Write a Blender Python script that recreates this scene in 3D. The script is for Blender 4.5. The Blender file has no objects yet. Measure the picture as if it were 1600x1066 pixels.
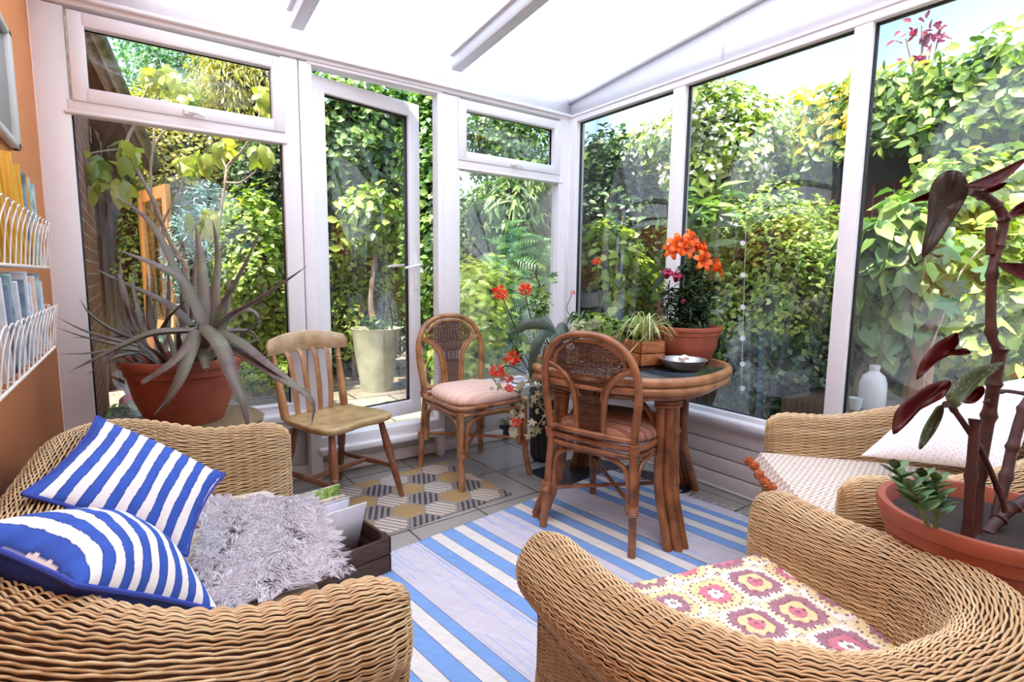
import bpy, bmesh, math, random
import numpy as np
from mathutils import Vector, Matrix
R_ = random.Random(7)
rng = np.random.default_rng(11)
SC = bpy.context.scene
COL = SC.collection
PI = math.pi
# ------------------------------------------------------------------ camera
F_PX = 840.03
CAM = np.array([-2.487, -2.884, 1.10])
_pi, _ro, _ya = math.radians(6.715), math.radians(0.678), math.radians(35.111)
_f0 = np.array([math.sin(_ya), math.cos(_ya), 0.]); _r0 = np.array([math.cos(_ya), -math.sin(_ya), 0.]); _u0 = np.array([0, 0, 1.])
FWD = _f0*math.cos(_pi)-_u0*math.sin(_pi); _u2 = _u0*math.cos(_pi)+_f0*math.sin(_pi)
RGT = _r0*math.cos(_ro)+_u2*math.sin(_ro); UPV = -_r0*math.sin(_ro)+_u2*math.cos(_ro)
cd = bpy.data.cameras.new('camera'); cam = bpy.data.objects.new('camera', cd); COL.objects.link(cam)
cd.sensor_width = 36; cd.lens = F_PX/1600*36; cd.clip_start = .02; cd.clip_end = 300
M = Matrix.Identity(4)
for i in range(3):
    M[i][0] = RGT[i]; M[i][1] = UPV[i]; M[i][2] = -FWD[i]; M[i][3] = CAM[i]
cam.matrix_world = M
SC.camera = cam
# ------------------------------------------------------------------ light
SC.view_settings.view_transform = 'Standard'; SC.view_settings.look = 'None'
SC.view_settings.gamma = 1.0; SC.view_settings.exposure = 1.36
try: SC.cycles.use_denoising = True
except Exception: pass
SC.cycles.max_bounces = 10; SC.cycles.transparent_max_bounces = 24; SC.cycles.diffuse_bounces = 5
SC.cycles.sample_clamp_indirect = 6
SUNV = Vector((-.40, -.16, .90)).normalized()
w = bpy.data.worlds.new('sky'); SC.world = w; w.use_nodes = True
nt = w.node_tree; bg = nt.nodes['Background']; sky = nt.nodes.new('ShaderNodeTexSky')
sky.sky_type = 'NISHITA'; sky.sun_disc = False; sky.sun_elevation = math.radians(58); sky.sun_rotation = math.atan2(SUNV.x, SUNV.y)
sky.air_density = 1.0; sky.dust_density = 1.6; sky.ozone_density = 1.0
nt.links.new(sky.outputs[0], bg.inputs[0]); bg.inputs[1].default_value = 0.29
sl = bpy.data.lights.new('sun', 'SUN'); sl.energy = 5.0; sl.angle = math.radians(.6); sl.color = (1, .96, .88)
so = bpy.data.objects.new('sun', sl); COL.objects.link(so); so.rotation_euler = SUNV.to_track_quat('Z', 'Y').to_euler()

# ------------------------------------------------------------------ pixel helpers (photo pixel -> world point on a plane / at a depth)
def ray(x, y): return FWD+RGT*(x-800)/F_PX-UPV*(y-533)/F_PX
def PD(x, y, d): return CAM+ray(x, y)*d
def PX(x, y, v): r = ray(x, y); return CAM+r*(v-CAM[0])/r[0]
def PY(x, y, v): r = ray(x, y); return CAM+r*(v-CAM[1])/r[1]
def PZ(x, y, v=0.): r = ray(x, y); return CAM+r*(v-CAM[2])/r[2]

# ------------------------------------------------------------------ materials
def S(c):
    return tuple(((v/255)/12.92 if v/255 <= .04045 else ((v/255+.055)/1.055)**2.4) for v in c)+(1,)
class NT:
    def __init__(s, name):
        s.m = bpy.data.materials.new(name); s.m.use_nodes = True; s.t = s.m.node_tree; s.t.nodes.clear()
        s.out = s.n('OutputMaterial')
    def n(s, typ, **kw):
        nd = s.t.nodes.new('ShaderNode'+typ)
        for k, v in kw.items():
            if k in nd.inputs: nd.inputs[k].default_value = v
            else: setattr(nd, k, v)
        return nd
    def l(s, a, b): s.t.links.new(a, b)
    def pr(s, **kw):
        p = s.n('BsdfPrincipled'); s.l(p.outputs[0], s.out.inputs[0])
        for k, v in kw.items(): p.inputs[k].default_value = v
        return p
    def ramp(s, stops, interp='LINEAR'):
        r = s.n('ValToRGB'); e = r.color_ramp; e.interpolation = interp
        while len(e.elements) < len(stops): e.elements.new(.5)
        for i, (p, c) in enumerate(stops): e.elements[i].position = p; e.elements[i].color = c
        return r
    def bump(s, src, dist, strength=1.0):
        b = s.n('Bump'); b.inputs['Distance'].default_value = dist; b.inputs['Strength'].default_value = strength
        s.l(src, b.inputs['Height']); return b
MATS = {}
def plain(name, c, rough=.5, var=.0, scale=20, bump=0, metal=0, stretch=(1, 1, 1), c2=None, spec=.5, coat=0):
    if name in MATS: return MATS[name]
    t = NT(name); p = t.pr(**{'Roughness': rough, 'Metallic': metal, 'Specular IOR Level': spec, 'Coat Weight': coat}); p.inputs['Base Color'].default_value = S(c)
    tc = t.n('TexCoord'); mp = t.n('Mapping'); mp.inputs['Scale'].default_value = stretch; t.l(tc.outputs['Object'], mp.inputs[0])
    nz = t.n('TexNoise'); nz.inputs['Scale'].default_value = scale; nz.inputs['Detail'].default_value = 5; t.l(mp.outputs[0], nz.inputs['Vector'])
    a = S(c); b = S(c2) if c2 else tuple(x*(1-var) for x in a[:3])+(1,)
    rp = t.ramp([(.3, b), (.7, a)]); t.l(nz.outputs[0], rp.inputs[0]); t.l(rp.outputs[0], p.inputs['Base Color'])
    if bump: t.l(t.bump(nz.outputs[0], bump).outputs[0], p.inputs['Normal'])
    MATS[name] = t.m; return t.m
def leafmat(name, cols, transl=.4, rough=.45, attr=True):
    if name in MATS: return MATS[name]
    t = NT(name); at = t.n('Attribute'); at.attribute_name = 'rnd'
    n = len(cols); rp = t.ramp([(i/max(1, n-1), S(c)) for i, c in enumerate(cols)]); t.l(at.outputs['Fac'], rp.inputs[0])
    d = t.n('BsdfDiffuse'); tr = t.n('BsdfTranslucent'); g = t.n('BsdfGlossy'); g.inputs['Roughness'].default_value = rough
    t.l(rp.outputs[0], d.inputs[0])
    hs = t.n('HueSaturation'); hs.inputs['Saturation'].default_value = 1.15; hs.inputs['Value'].default_value = 1.35; t.l(rp.outputs[0], hs.inputs['Color']); t.l(hs.outputs[0], tr.inputs[0])
    m1 = t.n('MixShader'); m1.inputs[0].default_value = transl; t.l(d.outputs[0], m1.inputs[1]); t.l(tr.outputs[0], m1.inputs[2])
    m2 = t.n('MixShader'); m2.inputs[0].default_value = .06; t.l(m1.outputs[0], m2.inputs[1]); t.l(g.outputs[0], m2.inputs[2]); t.l(m2.outputs[0], t.out.inputs[0])
    MATS[name] = t.m; return t.m
def colmat(name, rough=.8, bumpscale=0, bumpd=.001, sheen=0):
    """colour from the mesh's own 'pat' colour attribute (the woven / printed pattern)"""
    t = NT(name); p = t.pr(Roughness=rough); p.inputs['Sheen Weight'].default_value = sheen
    at = t.n('Attribute'); at.attribute_name = 'pat'; t.l(at.outputs['Color'], p.inputs['Base Color'])
    if bumpscale:
        tc = t.n('TexCoord'); nz = t.n('TexNoise'); nz.inputs['Scale'].default_value = bumpscale; t.l(tc.outputs['Object'], nz.inputs[0])
        t.l(t.bump(nz.outputs[0], bumpd).outputs[0], p.inputs['Normal'])
    return t.m
def glassmat(name, refl=.06, tint=(1, 1, 1, 1), mx=.6):
    t = NT(name); tr = t.n('BsdfTransparent'); tr.inputs[0].default_value = tint
    g = t.n('BsdfGlossy'); g.inputs['Roughness'].default_value = .0
    lw = t.n('LayerWeight'); lw.inputs['Blend'].default_value = .5
    pw = t.n('Math', operation='POWER'); pw.inputs[1].default_value = 3.5; t.l(lw.outputs['Facing'], pw.inputs[0])
    ma = t.n('MapRange'); ma.inputs['To Min'].default_value = refl; ma.inputs['To Max'].default_value = mx; t.l(pw.outputs[0], ma.inputs[0])
    m = t.n('MixShader'); t.l(ma.outputs[0], m.inputs[0]); t.l(tr.outputs[0], m.inputs[1]); t.l(g.outputs[0], m.inputs[2]); t.l(m.outputs[0], t.out.inputs[0])
    return t.m

# ------------------------------------------------------------------ mesh helpers
def norm(v):
    v = np.asarray(v, float); return v/max(1e-12, np.linalg.norm(v))
def link(o, parent=None):
    COL.objects.link(o)
    if parent is not None: o.parent = parent
    return o
def mk(name, V, Fs, mat=None, parent=None, smooth=True, rnd=None, pat=None, world=True):
    """V (n,3); Fs list of int arrays (m,k). world=True: V is in world space and gets moved to the parent's frame."""
    V = np.asarray(V, np.float32)
    if parent is not None and world: V = V-np.array(tot_loc(parent), np.float32)
    Fs = [np.asarray(f, np.int32) for f in Fs if len(f)]
    me = bpy.data.meshes.new(name)
    me.vertices.add(len(V)); me.vertices.foreach_set('co', V.ravel())
    ks = np.concatenate([np.full(len(f), f.shape[1], np.int32) for f in Fs])
    loops = np.concatenate([f.ravel() for f in Fs])
    me.loops.add(len(loops)); me.loops.foreach_set('vertex_index', loops)
    me.polygons.add(len(ks)); me.polygons.foreach_set('loop_start', np.concatenate([[0], np.cumsum(ks)[:-1]]).astype(np.int32))
    me.update(calc_edges=True)
    if smooth: me.polygons.foreach_set('use_smooth', np.ones(len(ks), bool))
    if rnd is not None:
        a = me.attributes.new('rnd', 'FLOAT', 'FACE'); a.data.foreach_set('value', np.asarray(rnd, np.float32))
    if pat is not None:
        c = np.ones((len(V), 4), np.float32); c[:, :3] = pat
        a = me.attributes.new('pat', 'FLOAT_COLOR', 'POINT'); a.data.foreach_set('color', c.ravel())
    me.validate()
    if mat: me.materials.append(mat)
    return link(bpy.data.objects.new(name, me), parent)
def tot_loc(o):
    v = Vector(o.location); 
    while o.parent is not None: o = o.parent; v = v+Vector(o.location)
    return v
def empty(name, label, cat, loc=(0, 0, 0), rz=0, group=None):
    o = bpy.data.objects.new(name, None); o.location = tuple(float(c) for c in loc); o.rotation_euler = (0, 0, rz); COL.objects.link(o)
    o.empty_display_size = .05; o['label'] = label; o['category'] = cat
    if group: o['group'] = group
    return o
def tag(o, label, cat, group=None, kind=None):
    o['label'] = label; o['category'] = cat
    if group: o['group'] = group
    if kind: o['kind'] = kind
    return o
def struct(o): o['kind'] = 'structure'; return o
def copytree(o, parent=None, **kw):
    c = o.copy(); COL.objects.link(c)
    if parent is not None: c.parent = parent
    for ch in o.children: copytree(ch, c)
    return c
def catmull(P, n=8, closed=False):
    P = np.asarray(P, float); m = len(P); out = []
    rngk = range(m if closed else m-1)
    for i in rngk:
        p1, p2 = P[i], P[(i+1) % m]
        p0 = P[(i-1) % m] if (closed or i > 0) else 2*p1-p2
        p3 = P[(i+2) % m] if (closed or i+2 < m) else 2*p2-p1
        for k in range(n):
            t = k/n; out.append(.5*((2*p1)+(-p0+p2)*t+(2*p0-5*p1+4*p2-p3)*t*t+(-p0+3*p1-3*p2+p3)*t**3))
    if not closed: out.append(P[-1])
    return np.array(out)
class G:
    def __init__(s): s.V = []; s.F = {}; s.R = {}; s.n = 0; s.r = 0
    def add(s, V, F):
        V = np.asarray(V, float)
        for f in F:
            f = np.asarray(f, np.int64)
            if len(f) == 0: continue
            s.F.setdefault(f.shape[1], []).append(f+s.n); s.R.setdefault(f.shape[1], []).append(np.full(len(f), s.r))
        s.V.append(V); s.n += len(V); return s
    def box(s, lo, hi, M=None, bev=0):
        lo = np.array(lo, float); hi = np.array(hi, float)
        x0, y0, z0 = np.minimum(lo, hi); x1, y1, z1 = np.maximum(lo, hi)
        if bev <= 0:
            V = np.array([[x0, y0, z0], [x1, y0, z0], [x1, y1, z0], [x0, y1, z0], [x0, y0, z1], [x1, y0, z1], [x1, y1, z1], [x0, y1, z1]])
            F = [[[0, 3, 2, 1], [4, 5, 6, 7], [0, 1, 5, 4], [1, 2, 6, 5], [2, 3, 7, 6], [3, 0, 4, 7]]]
        else:
            bm = bmesh.new(); bmesh.ops.create_cube(bm, size=1)
            for v in bm.verts: v.co = Vector(((x0+x1)/2+v.co.x*(x1-x0), (y0+y1)/2+v.co.y*(y1-y0), (z0+z1)/2+v.co.z*(z1-z0)))
            bmesh.ops.bevel(bm, geom=bm.edges[:], offset=bev, segments=2, profile=.5, affect='EDGES')
            V = np.array([v.co[:] for v in bm.verts]); F3 = []; F4 = []
            for f in bm.faces:
                ids = [v.index for v in f.verts]; (F3 if len(ids) == 3 else F4).append(ids)
            F = [F3, F4]; bm.free()
        if M is not None: V = V@np.asarray(M)[:3, :3].T+np.asarray(M)[:3, 3]
        return s.add(V, F)
    def tube(s, P, r, n=8, closed=False, flat=None, cap=True, up=(0, 0, 1)):
        """sweep along P; r scalar or per point; flat=(a) multiplies radius along the frame normal."""
        P = np.asarray(P, float); m = len(P); r = np.broadcast_to(np.asarray(r, float), (m,))
        T = np.gradient(P, axis=0) if not closed else (np.roll(P, -1, 0)-np.roll(P, 1, 0))
        T /= np.maximum(1e-9, np.linalg.norm(T, axis=1))[:, None]
        N = np.zeros_like(P); u = np.array(up, float)
        u = u-T[0]*(u@T[0])
        if np.linalg.norm(u) < 1e-3: u = np.array([1., 0, 0])-T[0]*T[0][0]
        u = norm(u)
        for i in range(m):
            u = u-T[i]*(u@T[i]); u = norm(u); N[i] = u
        B = np.cross(T, N); a = np.arange(n)*2*PI/n
        fl = 1. if flat is None else flat
        V = P[:, None]+r[:, None, None]*(np.cos(a)[None, :, None]*N[:, None]*fl+np.sin(a)[None, :, None]*B[:, None])
        V = V.reshape(-1, 3); i = np.arange(m if closed else m-1)[:, None]; j = np.arange(n)[None]
        i2 = (i+1) % m; j2 = (j+1) % n
        Q = np.stack([i*n+j, i*n+j2, i2*n+j2, i2*n+j], -1).reshape(-1, 4)
        Fs = [Q]
        if cap and not closed:
            V = np.vstack([V, P[:1], P[-1:]]); c0, c1 = m*n, m*n+1; jj = np.arange(n)
            Fs.append(np.stack([np.full(n, c0), (jj+1) % n, jj], -1)); Fs.append(np.stack([np.full(n, c1), (m-1)*n+jj, (m-1)*n+(jj+1) % n], -1))
        return s.add(V, Fs)
    def lathe(s, prof, n=32, c=(0, 0, 0), M=None, sq=None):
        prof = np.asarray(prof, float); a = np.arange(n)*2*PI/n; cx, sx = np.cos(a), np.sin(a)
        if sq:
            k = 1/((abs(cx)**sq+abs(sx)**sq)**(1/sq)); cx, sx = cx*k, sx*k
        V = np.stack([prof[:, 0][:, None]*cx, prof[:, 0][:, None]*sx, np.repeat(prof[:, 1][:, None], n, 1)], -1).reshape(-1, 3)
        i = np.arange(len(prof)-1)[:, None]; j = np.arange(n)[None]; j2 = (j+1) % n
        Q = np.stack([i*n+j, i*n+j2, (i+1)*n+j2, (i+1)*n+j], -1).reshape(-1, 4)
        if M is not None: V = V@np.asarray(M)[:3, :3].T+np.asarray(M)[:3, 3]
        V = V+np.array(c); return s.add(V, [Q])
    def prism(s, poly, t0, t1, fr=None):
        """poly 2D points, extruded t0..t1 along third axis; fr=(origin,ex,ey,ez)"""
        poly = np.asarray(poly, float); n = len(poly)
        V = np.vstack([np.c_[poly, np.full(n, t0)], np.c_[poly, np.full(n, t1)]])
        j = np.arange(n); Q = np.stack([j, (j+1) % n, (j+1) % n+n, j+n], -1)
        Fs = [Q, np.arange(n)[::-1][None], (np.arange(n)+n)[None]]
        if fr is not None:
            o, ex, ey, ez = [np.asarray(a, float) for a in fr]; V = o+V[:, :1]*ex+V[:, 1:2]*ey+V[:, 2:]*ez
        return s.add(V, Fs)
    def build(s, name, mat, parent=None, smooth=True, world=True, rnd=False):
        if not s.V: return None
        Fs = [np.concatenate(s.F[k]) for k in s.F]; rr = np.concatenate([np.concatenate(s.R[k]) for k in s.F]) if rnd else None
        o = mk(name, np.concatenate(s.V), Fs, mat, parent, smooth, rr, world=world)
        if smooth:
            try: o.data.set_sharp_from_angle(angle=math.radians(40))
            except Exception: pass
        return o
def xf(loc, ang=0, ax=(0, 0, 1)):
    return np.array(Matrix.Translation(Vector([float(c) for c in loc]))@Matrix.Rotation(ang, 4, Vector(ax)))
def align(p, q):
    """matrix taking z axis onto p->q, origin p"""
    d = Vector([float(c) for c in (np.asarray(q)-np.asarray(p))]); return np.array(Matrix.Translation(Vector([float(c) for c in p]))@d.to_track_quat('Z', 'Y').to_matrix().to_4x4())
# leaf templates (unit length along +y, normal +z), all triangles
def tm_ovate(w=.28, fold=.08, droop=.12):
    V = np.array([[0, 0, 0], [-w*.8, .28, fold], [w*.8, .28, fold], [-w*.85, .6, fold*.7-droop*.4], [w*.85, .6, fold*.7-droop*.4], [0, .45, 0-droop*.2], [0, 1, -droop]])
    F = np.array([[0, 5, 1], [0, 2, 5], [1, 5, 3], [2, 4, 5], [5, 6, 3], [5, 4, 6]]); return V, F
def tm_small(w=.34):
    return np.array([[0, 0, 0], [-w, .5, .06], [w, .5, .06], [0, 1, -.06]]), np.array([[0, 3, 1], [0, 2, 3]])
def tm_lobed(k=5):
    a = np.linspace(-PI*.86, PI*.86, k*4+1); r = .5+.16*np.cos(a*k*.58*2)-.05*np.abs(a)/PI
    V = [[0, .42, 0]]+[[math.sin(t)*q, .42+math.cos(t)*q, -.25*q*q+.03*math.sin(t*9)] for t, q in zip(a, r)]+[[0, .2, 0]]
    n = len(a); F = [[0, i+1, i+2] for i in range(n-1)]+[[0, n, n+1], [0, n+1, 1]]
    V = np.array(V); return V*[1, 1, 1], np.array(F)[:, ::-1]
def tm_big(n=7):
    V = []; F = []
    for i in range(n+1):
        y = i/n; wd = .34*(math.sin(PI*y**.8)**.8) if 0 < i < n else 0.004; dz = -.55*y*y
        V += [[-wd, y-.04*math.sin(PI*y), dz-.10*wd/.34+.03*math.sin(i*2.1)], [0, y, dz+.02], [wd, y-.04*math.sin(PI*y), dz-.10*wd/.34+.03*math.sin(i*2.9)]]
    for i in range(n):
        a = i*3
        for k in (0, 1): F += [[a+k, a+k+1, a+k+4], [a+k, a+k+4, a+k+3]]
    return np.array(V), np.array(F)
def tm_frond(n=9):
    V = []; F = []
    for i in range(n):
        y = .1+.85*i/n; L = .34*math.sin(PI*min(1, (i+1.5)/(n+1)))**.7
        for sgn in (-1, 1):
            b = len(V); V += [[0, y, -.25*y*y], [sgn*L, y+.10, -.25*y*y-.05], [0, y+.055, -.25*y*y]]; F.append([b, b+1, b+2] if sgn > 0 else [b, b+2, b+1])
    return np.array(V), np.array(F)
TM = {'ovate': tm_ovate(), 'broad': tm_ovate(.42, .1, .2), 'long': tm_ovate(.13, .05, .25), 'small': tm_small(), 'tiny': tm_small(.42), 'lobed': tm_lobed(), 'frond': tm_frond(), 'droop': tm_ovate(.36, .16, .3), 'bigleaf': tm_big()}
def leaves(name, pos, nrm, size, tmpl, mat, parent, axis=None, tilt=.6, rbias=None, label=None):
    tv, tf = TM[tmpl]; n = len(pos); pos = np.asarray(pos); nrm = np.asarray(nrm)+rng.normal(0, tilt, (n, 3))
    nrm /= np.linalg.norm(nrm, axis=1)[:, None]+1e-9
    ax = rng.normal(0, 1, (n, 3)) if axis is None else np.asarray(axis)+rng.normal(0, .35, (n, 3))
    ax = ax-nrm*(ax*nrm).sum(1)[:, None]; ax /= np.linalg.norm(ax, axis=1)[:, None]+1e-9
    bx = np.cross(ax, nrm); sz = np.broadcast_to(size, (n,))*rng.uniform(.65, 1.25, n)
    V = pos[:, None]+sz[:, None, None]*(tv[None, :, :1]*bx[:, None]+tv[None, :, 1:2]*ax[:, None]+tv[None, :, 2:]*nrm[:, None])
    F = tf[None]+(np.arange(n)*len(tv))[:, None, None]
    r = rng.uniform(0, 1, n) if rbias is None else np.clip(rbias+rng.normal(0, .18, n), 0, 1)
    return mk(name, V.reshape(-1, 3), [F.reshape(-1, 3)], mat, parent, smooth=False, rnd=np.repeat(r, len(tf)))
def blob(rad, c, seed=0, n=24, amp=.18):
    """lumpy ellipsoid vertices/faces"""
    bm = bmesh.new(); bmesh.ops.create_icosphere(bm, subdivisions=3, radius=1)
    from mathutils import noise
    V = []
    for v in bm.verts:
        k = 1+amp*2*(noise.noise(v.co*1.7+Vector((seed*3.1, seed, -seed)))); V.append([v.co.x*rad[0]*k+c[0], v.co.y*rad[1]*k+c[1], v.co.z*rad[2]*k+c[2]])
    F = [[v.index for v in f.verts] for f in bm.faces]; bm.free(); return np.array(V), np.array(F)
def ell_points(c, rad, n, shell=.72, seed=0, amp=.25, lower=-.9):
    from mathutils import noise
    d = rng.normal(0, 1, (n, 3)); d /= np.linalg.norm(d, axis=1)[:, None]; d = d[d[:, 2] > lower]
    k = np.array([1+amp*2*noise.noise(Vector(q)*2.1+Vector((seed*3.1, seed, -seed))) for q in d])
    rr = rng.uniform(shell, 1.05, len(d))**.8*k
    return np.array(c)+d*np.array(rad)*rr[:, None], d

# ================================================================== STRUCTURE
XL = -2.76; YR = -3.75
UPVC = plain('white_upvc', (240, 238, 242), rough=.35, var=.02)
PANEL = plain('white_wall_boards', (226, 219, 216), rough=.6, var=.05, scale=8)
def tiles_mat():
    t = NT('cream_floor_tiles'); p = t.pr(Roughness=.22); tc = t.n('TexCoord'); mp = t.n('Mapping')
    mp.inputs['Location'].default_value = (.13, .02, 0); mp.inputs['Rotation'].default_value = (0, 0, math.radians(-2)); t.l(tc.outputs['Object'], mp.inputs[0])
    b = t.n('TexBrick'); b.offset = 0; b.inputs['Scale'].default_value = 1; b.inputs['Brick Width'].default_value = .365; b.inputs['Row Height'].default_value = .365
    b.inputs['Mortar Size'].default_value = .0035; b.inputs['Mortar Smooth'].default_value = .2; b.inputs['Color1'].default_value = S((226, 218, 208)); b.inputs['Color2'].default_value = S((216, 208, 199)); b.inputs['Mortar'].default_value = S((92, 74, 68))
    t.l(mp.outputs[0], b.inputs[0]); nz = t.n('TexNoise'); nz.inputs['Scale'].default_value = 6; t.l(tc.outputs['Object'], nz.inputs[0])
    mx = t.n('MixRGB', blend_type='MULTIPLY'); mx.inputs[0].default_value = .22; t.l(b.outputs[0], mx.inputs[1]); t.l(nz.outputs[0], mx.inputs[2]); t.l(mx.outputs[0], p.inputs['Base Color'])
    iv = t.n('Invert'); t.l(b.outputs['Fac'], iv.inputs['Color']); t.l(t.bump(iv.outputs[0], .002).outputs[0], p.inputs['Normal']); return t.m
struct(G().box((XL-.1, YR, -.08), (0.02, .08, 0)).build('floor', tiles_mat(), smooth=False))
ORANGE = plain('orange_wall_paint', (248, 158, 92), rough=.75, var=.05, scale=3, bump=.002)
struct(G().box((XL-.12, YR, 0), (XL, .0, 3.0)).build('wall_left', ORANGE, smooth=False))
struct(G().box((XL-.12, YR-.12, 0), (.02, YR, 3.0)).build('wall_rear', plain('cream_plaster', (244, 240, 232), rough=.8, var=.04), smooth=False))
# right dwarf wall of boards
wr = struct(G().box((.01, YR, 0), (.12, .1, .36)).build('wall_right', PANEL, smooth=False))
for k in range(4):
    G().box((-.004, YR, .004+k*.0845), (.012, .085, .004+k*.0845+.079), bev=.004).build('board', PANEL, wr, smooth=False)
G().box((-.012, YR, -.0), (.012, .085, .012)).build('skirting', PANEL, wr, smooth=False)
# back dwarf wall
wb = struct(G().box((XL, .085, 0), (-1.70, .16, .40)).box((-1.0, .085, 0), (.01, .16, .40)).box((-1.7, .085, 0), (-1.0, .16, .20)).build('wall_back', PANEL, smooth=False))
G().box((-1.752, .07, 0), (-1.744, .086, .36)).build('panel_joint', plain('joint_grey', (170, 165, 165), rough=.7), wb, smooth=False)  # grey strip marking the vertical joint in the panel
G().box((XL, .07, 0), (0, .086, .07), bev=.004).build('skirting', PANEL, wb, smooth=False)
# ---- window helper: axis 'x' lies in plane Y=0 (interior at -Y); axis 'y' lies in plane X=0 (interior at -X)
GLASS = glassmat('window_glass', refl=.065)
GASKET = plain('black_rubber_gasket', (40, 42, 42), rough=.6, var=.1)
def fr(ax, a0, a1, z0, z1, d0, d1, bev=.004, g=None):
    g = g or G()
    if ax == 'x': g.box((a0, d0, z0), (a1, d1, z1), bev=bev)
    else: g.box((d0, a0, z0), (d1, a1, z1), bev=bev)
    return g
def pane(name, ax, a0, a1, z0, z1, par, d=.035):
    g = G(); fr(ax, a0, a1, z0, z1, d, d+.004, 0, g); o = g.build(name, GLASS, par, smooth=False)
    k = .006; g = G()
    for b in ((a0, a0+k, z0, z1), (a1-k, a1, z0, z1), (a0, a1, z0, z0+k), (a0, a1, z1-k, z1)): fr(ax, b[0], b[1], b[2], b[3], d-.008, d+.012, 0, g)
    g.build('gasket', GASKET, o, smooth=False); return o
def ring(ax, a0, a1, z0, z1, wdt, d0, d1, g):
    fr(ax, a0, a0+wdt, z0, z1, d0, d1, .005, g); fr(ax, a1-wdt, a1, z0, z1, d0, d1, .005, g); fr(ax, a0+wdt*.8, a1-wdt*.8, z0, z0+wdt, d0, d1, .005, g); fr(ax, a0+wdt*.8, a1-wdt*.8, z1-wdt, z1, d0, d1, .005, g)
# window 1 (left, back wall)
def back_window(idx, a0, a1, g0, g1, s0, s1):
    """a: frame extents, g: lower pane extents, s: top sash outer extents"""
    g = G(); z0 = .375
    fr('x', a0, g0, z0, 2.15, 0, .07, g=g); fr('x', g1, a1, z0, 2.15, 0, .07, g=g)
    fr('x', g0-.01, g1+.01, z0, .43, 0, .07, g=g); fr('x', g0-.01, g1+.01, 1.75, 1.795, -.004, .07, g=g)
    fr('x', g0-.02, g1+.02, 1.738, 1.752, -.010, .05, g=g); fr('x', g0-.02, g1+.02, .428, .44, -.006, .05, g=g)
    o = struct(g.build('window_%d' % idx, UPVC, smooth=False))
    pane('glass_pane', 'x', g0, g1, .43, 1.75, o)
    g = G(); ring('x', s0, s1, 1.79, 2.138, .056, -.012, .05, g); sash = g.build('top_sash', UPVC, o, smooth=False)
    pane('sash_glass', 'x', s0+.05, s1-.05, 1.84, 2.088, sash, .03)
    g = G(); fr('x', a0, a1, .352, .395, -.045, .08, .01, g); fr('x', a0, a1, .31, .355, -.015, .08, .008, g); g.build('window_sill', UPVC, o, smooth=False)
    return o, sash
w1, s1_ = back_window(1, XL, -1.765, -2.652, -1.846, -2.645, -1.833)
w2, s2_ = back_window(2, -.962, .0, -.852, -.075, -.868, -.085)
hm = plain('white_handle_plastic', (245, 244, 246), rough=.3)
for sp, xx in ((s1_, -2.24), (s2_, -.475)):
    G().box((xx-.02, -.03, 1.80), (xx+.02, -.01, 1.825), bev=.004).tube([(xx, -.028, 1.812), (xx+.03, -.036, 1.81), (xx+.06, -.034, 1.80)], .006, 8).build('sash_handle', hm, sp)
# door 1
g = G(); fr('x', -1.76, -1.698, .0, 2.15, 0, .07, g=g); fr('x', -1.0, -.96, .0, 2.15, -.002, .07, g=g); fr('x', -1.70, -.99, .17, .232, 0, .09, g=g); fr('x', -1.72, -.97, 2.14, 2.16, -.002, .07, g=g)
fr('x', -1.72, -.97, .135, .175, -.03, .09, .01, g=g)
fr('x', -.985, -.978, .24, 2.1, .05, .06, 0, g=g)
d1 = struct(g.build('door_1', UPVC, smooth=False))
hin = np.array([-1.69, .06]); fe = PZ(655, 167, 2.11)[:2]; dv = fe-hin; dw = np.linalg.norm(dv); da = math.atan2(dv[1], dv[0])
leaf = bpy.data.objects.new('leaf_pivot', None)
bpy.data.objects.remove(leaf)
Ml = xf((hin[0], hin[1], 0), da)
g = G(); wd = .078
for b in ((0, wd, .245, 2.12), (dw-wd, dw, .245, 2.12), (wd*.9, dw-wd*.9, .245, .245+wd*1.1), (wd*.9, dw-wd*.9, 2.12-wd, 2.12)): g.box((b[0], 0, b[2]), (b[1], .06, b[3]), M=Ml, bev=.005)
leaf = g.build('door_leaf', UPVC, d1, smooth=False)
G().box((wd, .03, .33), (dw-wd, .034, 2.12-wd), M=Ml).build('glass_pane', GLASS, leaf, smooth=False)
g = G(); k = .007
for b in ((wd-.002, wd+k, .33, 2.04), (dw-wd-k, dw-wd+.002, .33, 2.04), (wd, dw-wd, .328, .328+k), (wd, dw-wd, 2.042-k, 2.044)): g.box((b[0], .02, b[2]), (b[1], .045, b[3]), M=Ml)
g.build('gasket', GASKET, leaf, smooth=False)
g = G(); hx = dw-wd/2
g.box((hx-.014, -.008, 1.02), (hx+.014, .001, 1.24), M=Ml, bev=.003)
P = np.array([[hx, -.01, 1.17], [hx, -.045, 1.17], [hx-.03, -.055, 1.165], [hx-.115, -.055, 1.15]]); g.tube((np.c_[P, np.ones(4)]@Ml.T)[:, :3], [.009, .009, .0085, .007], 8)
P = np.array([[hx, .07, 1.17], [hx, .105, 1.17], [hx-.03, .115, 1.168], [hx-.12, .115, 1.16]]); g.tube((np.c_[P, np.ones(4)]@Ml.T)[:, :3], [.009, .009, .0085, .007], 8)
g.build('door_handle', hm, leaf)
# corner post and eaves plate
struct(G().box((-.09, -.006, 0), (.03, .07, 2.16), bev=.004).box((-.006, -.075, .36), (.07, .05, 2.16), bev=.004).box((-.02, -.02, .36), (-.0, -.0, 2.16)).build('trim_1', UPVC, smooth=False))
struct(G().box((XL, -.01, 2.155), (0, .12, 2.19), bev=.006).box((XL, .0, 2.185), (0, .12, 2.31)).box((XL, -.03, 2.175), (0, .03, 2.192), bev=.004).build('trim_2', UPVC, smooth=False))
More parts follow.
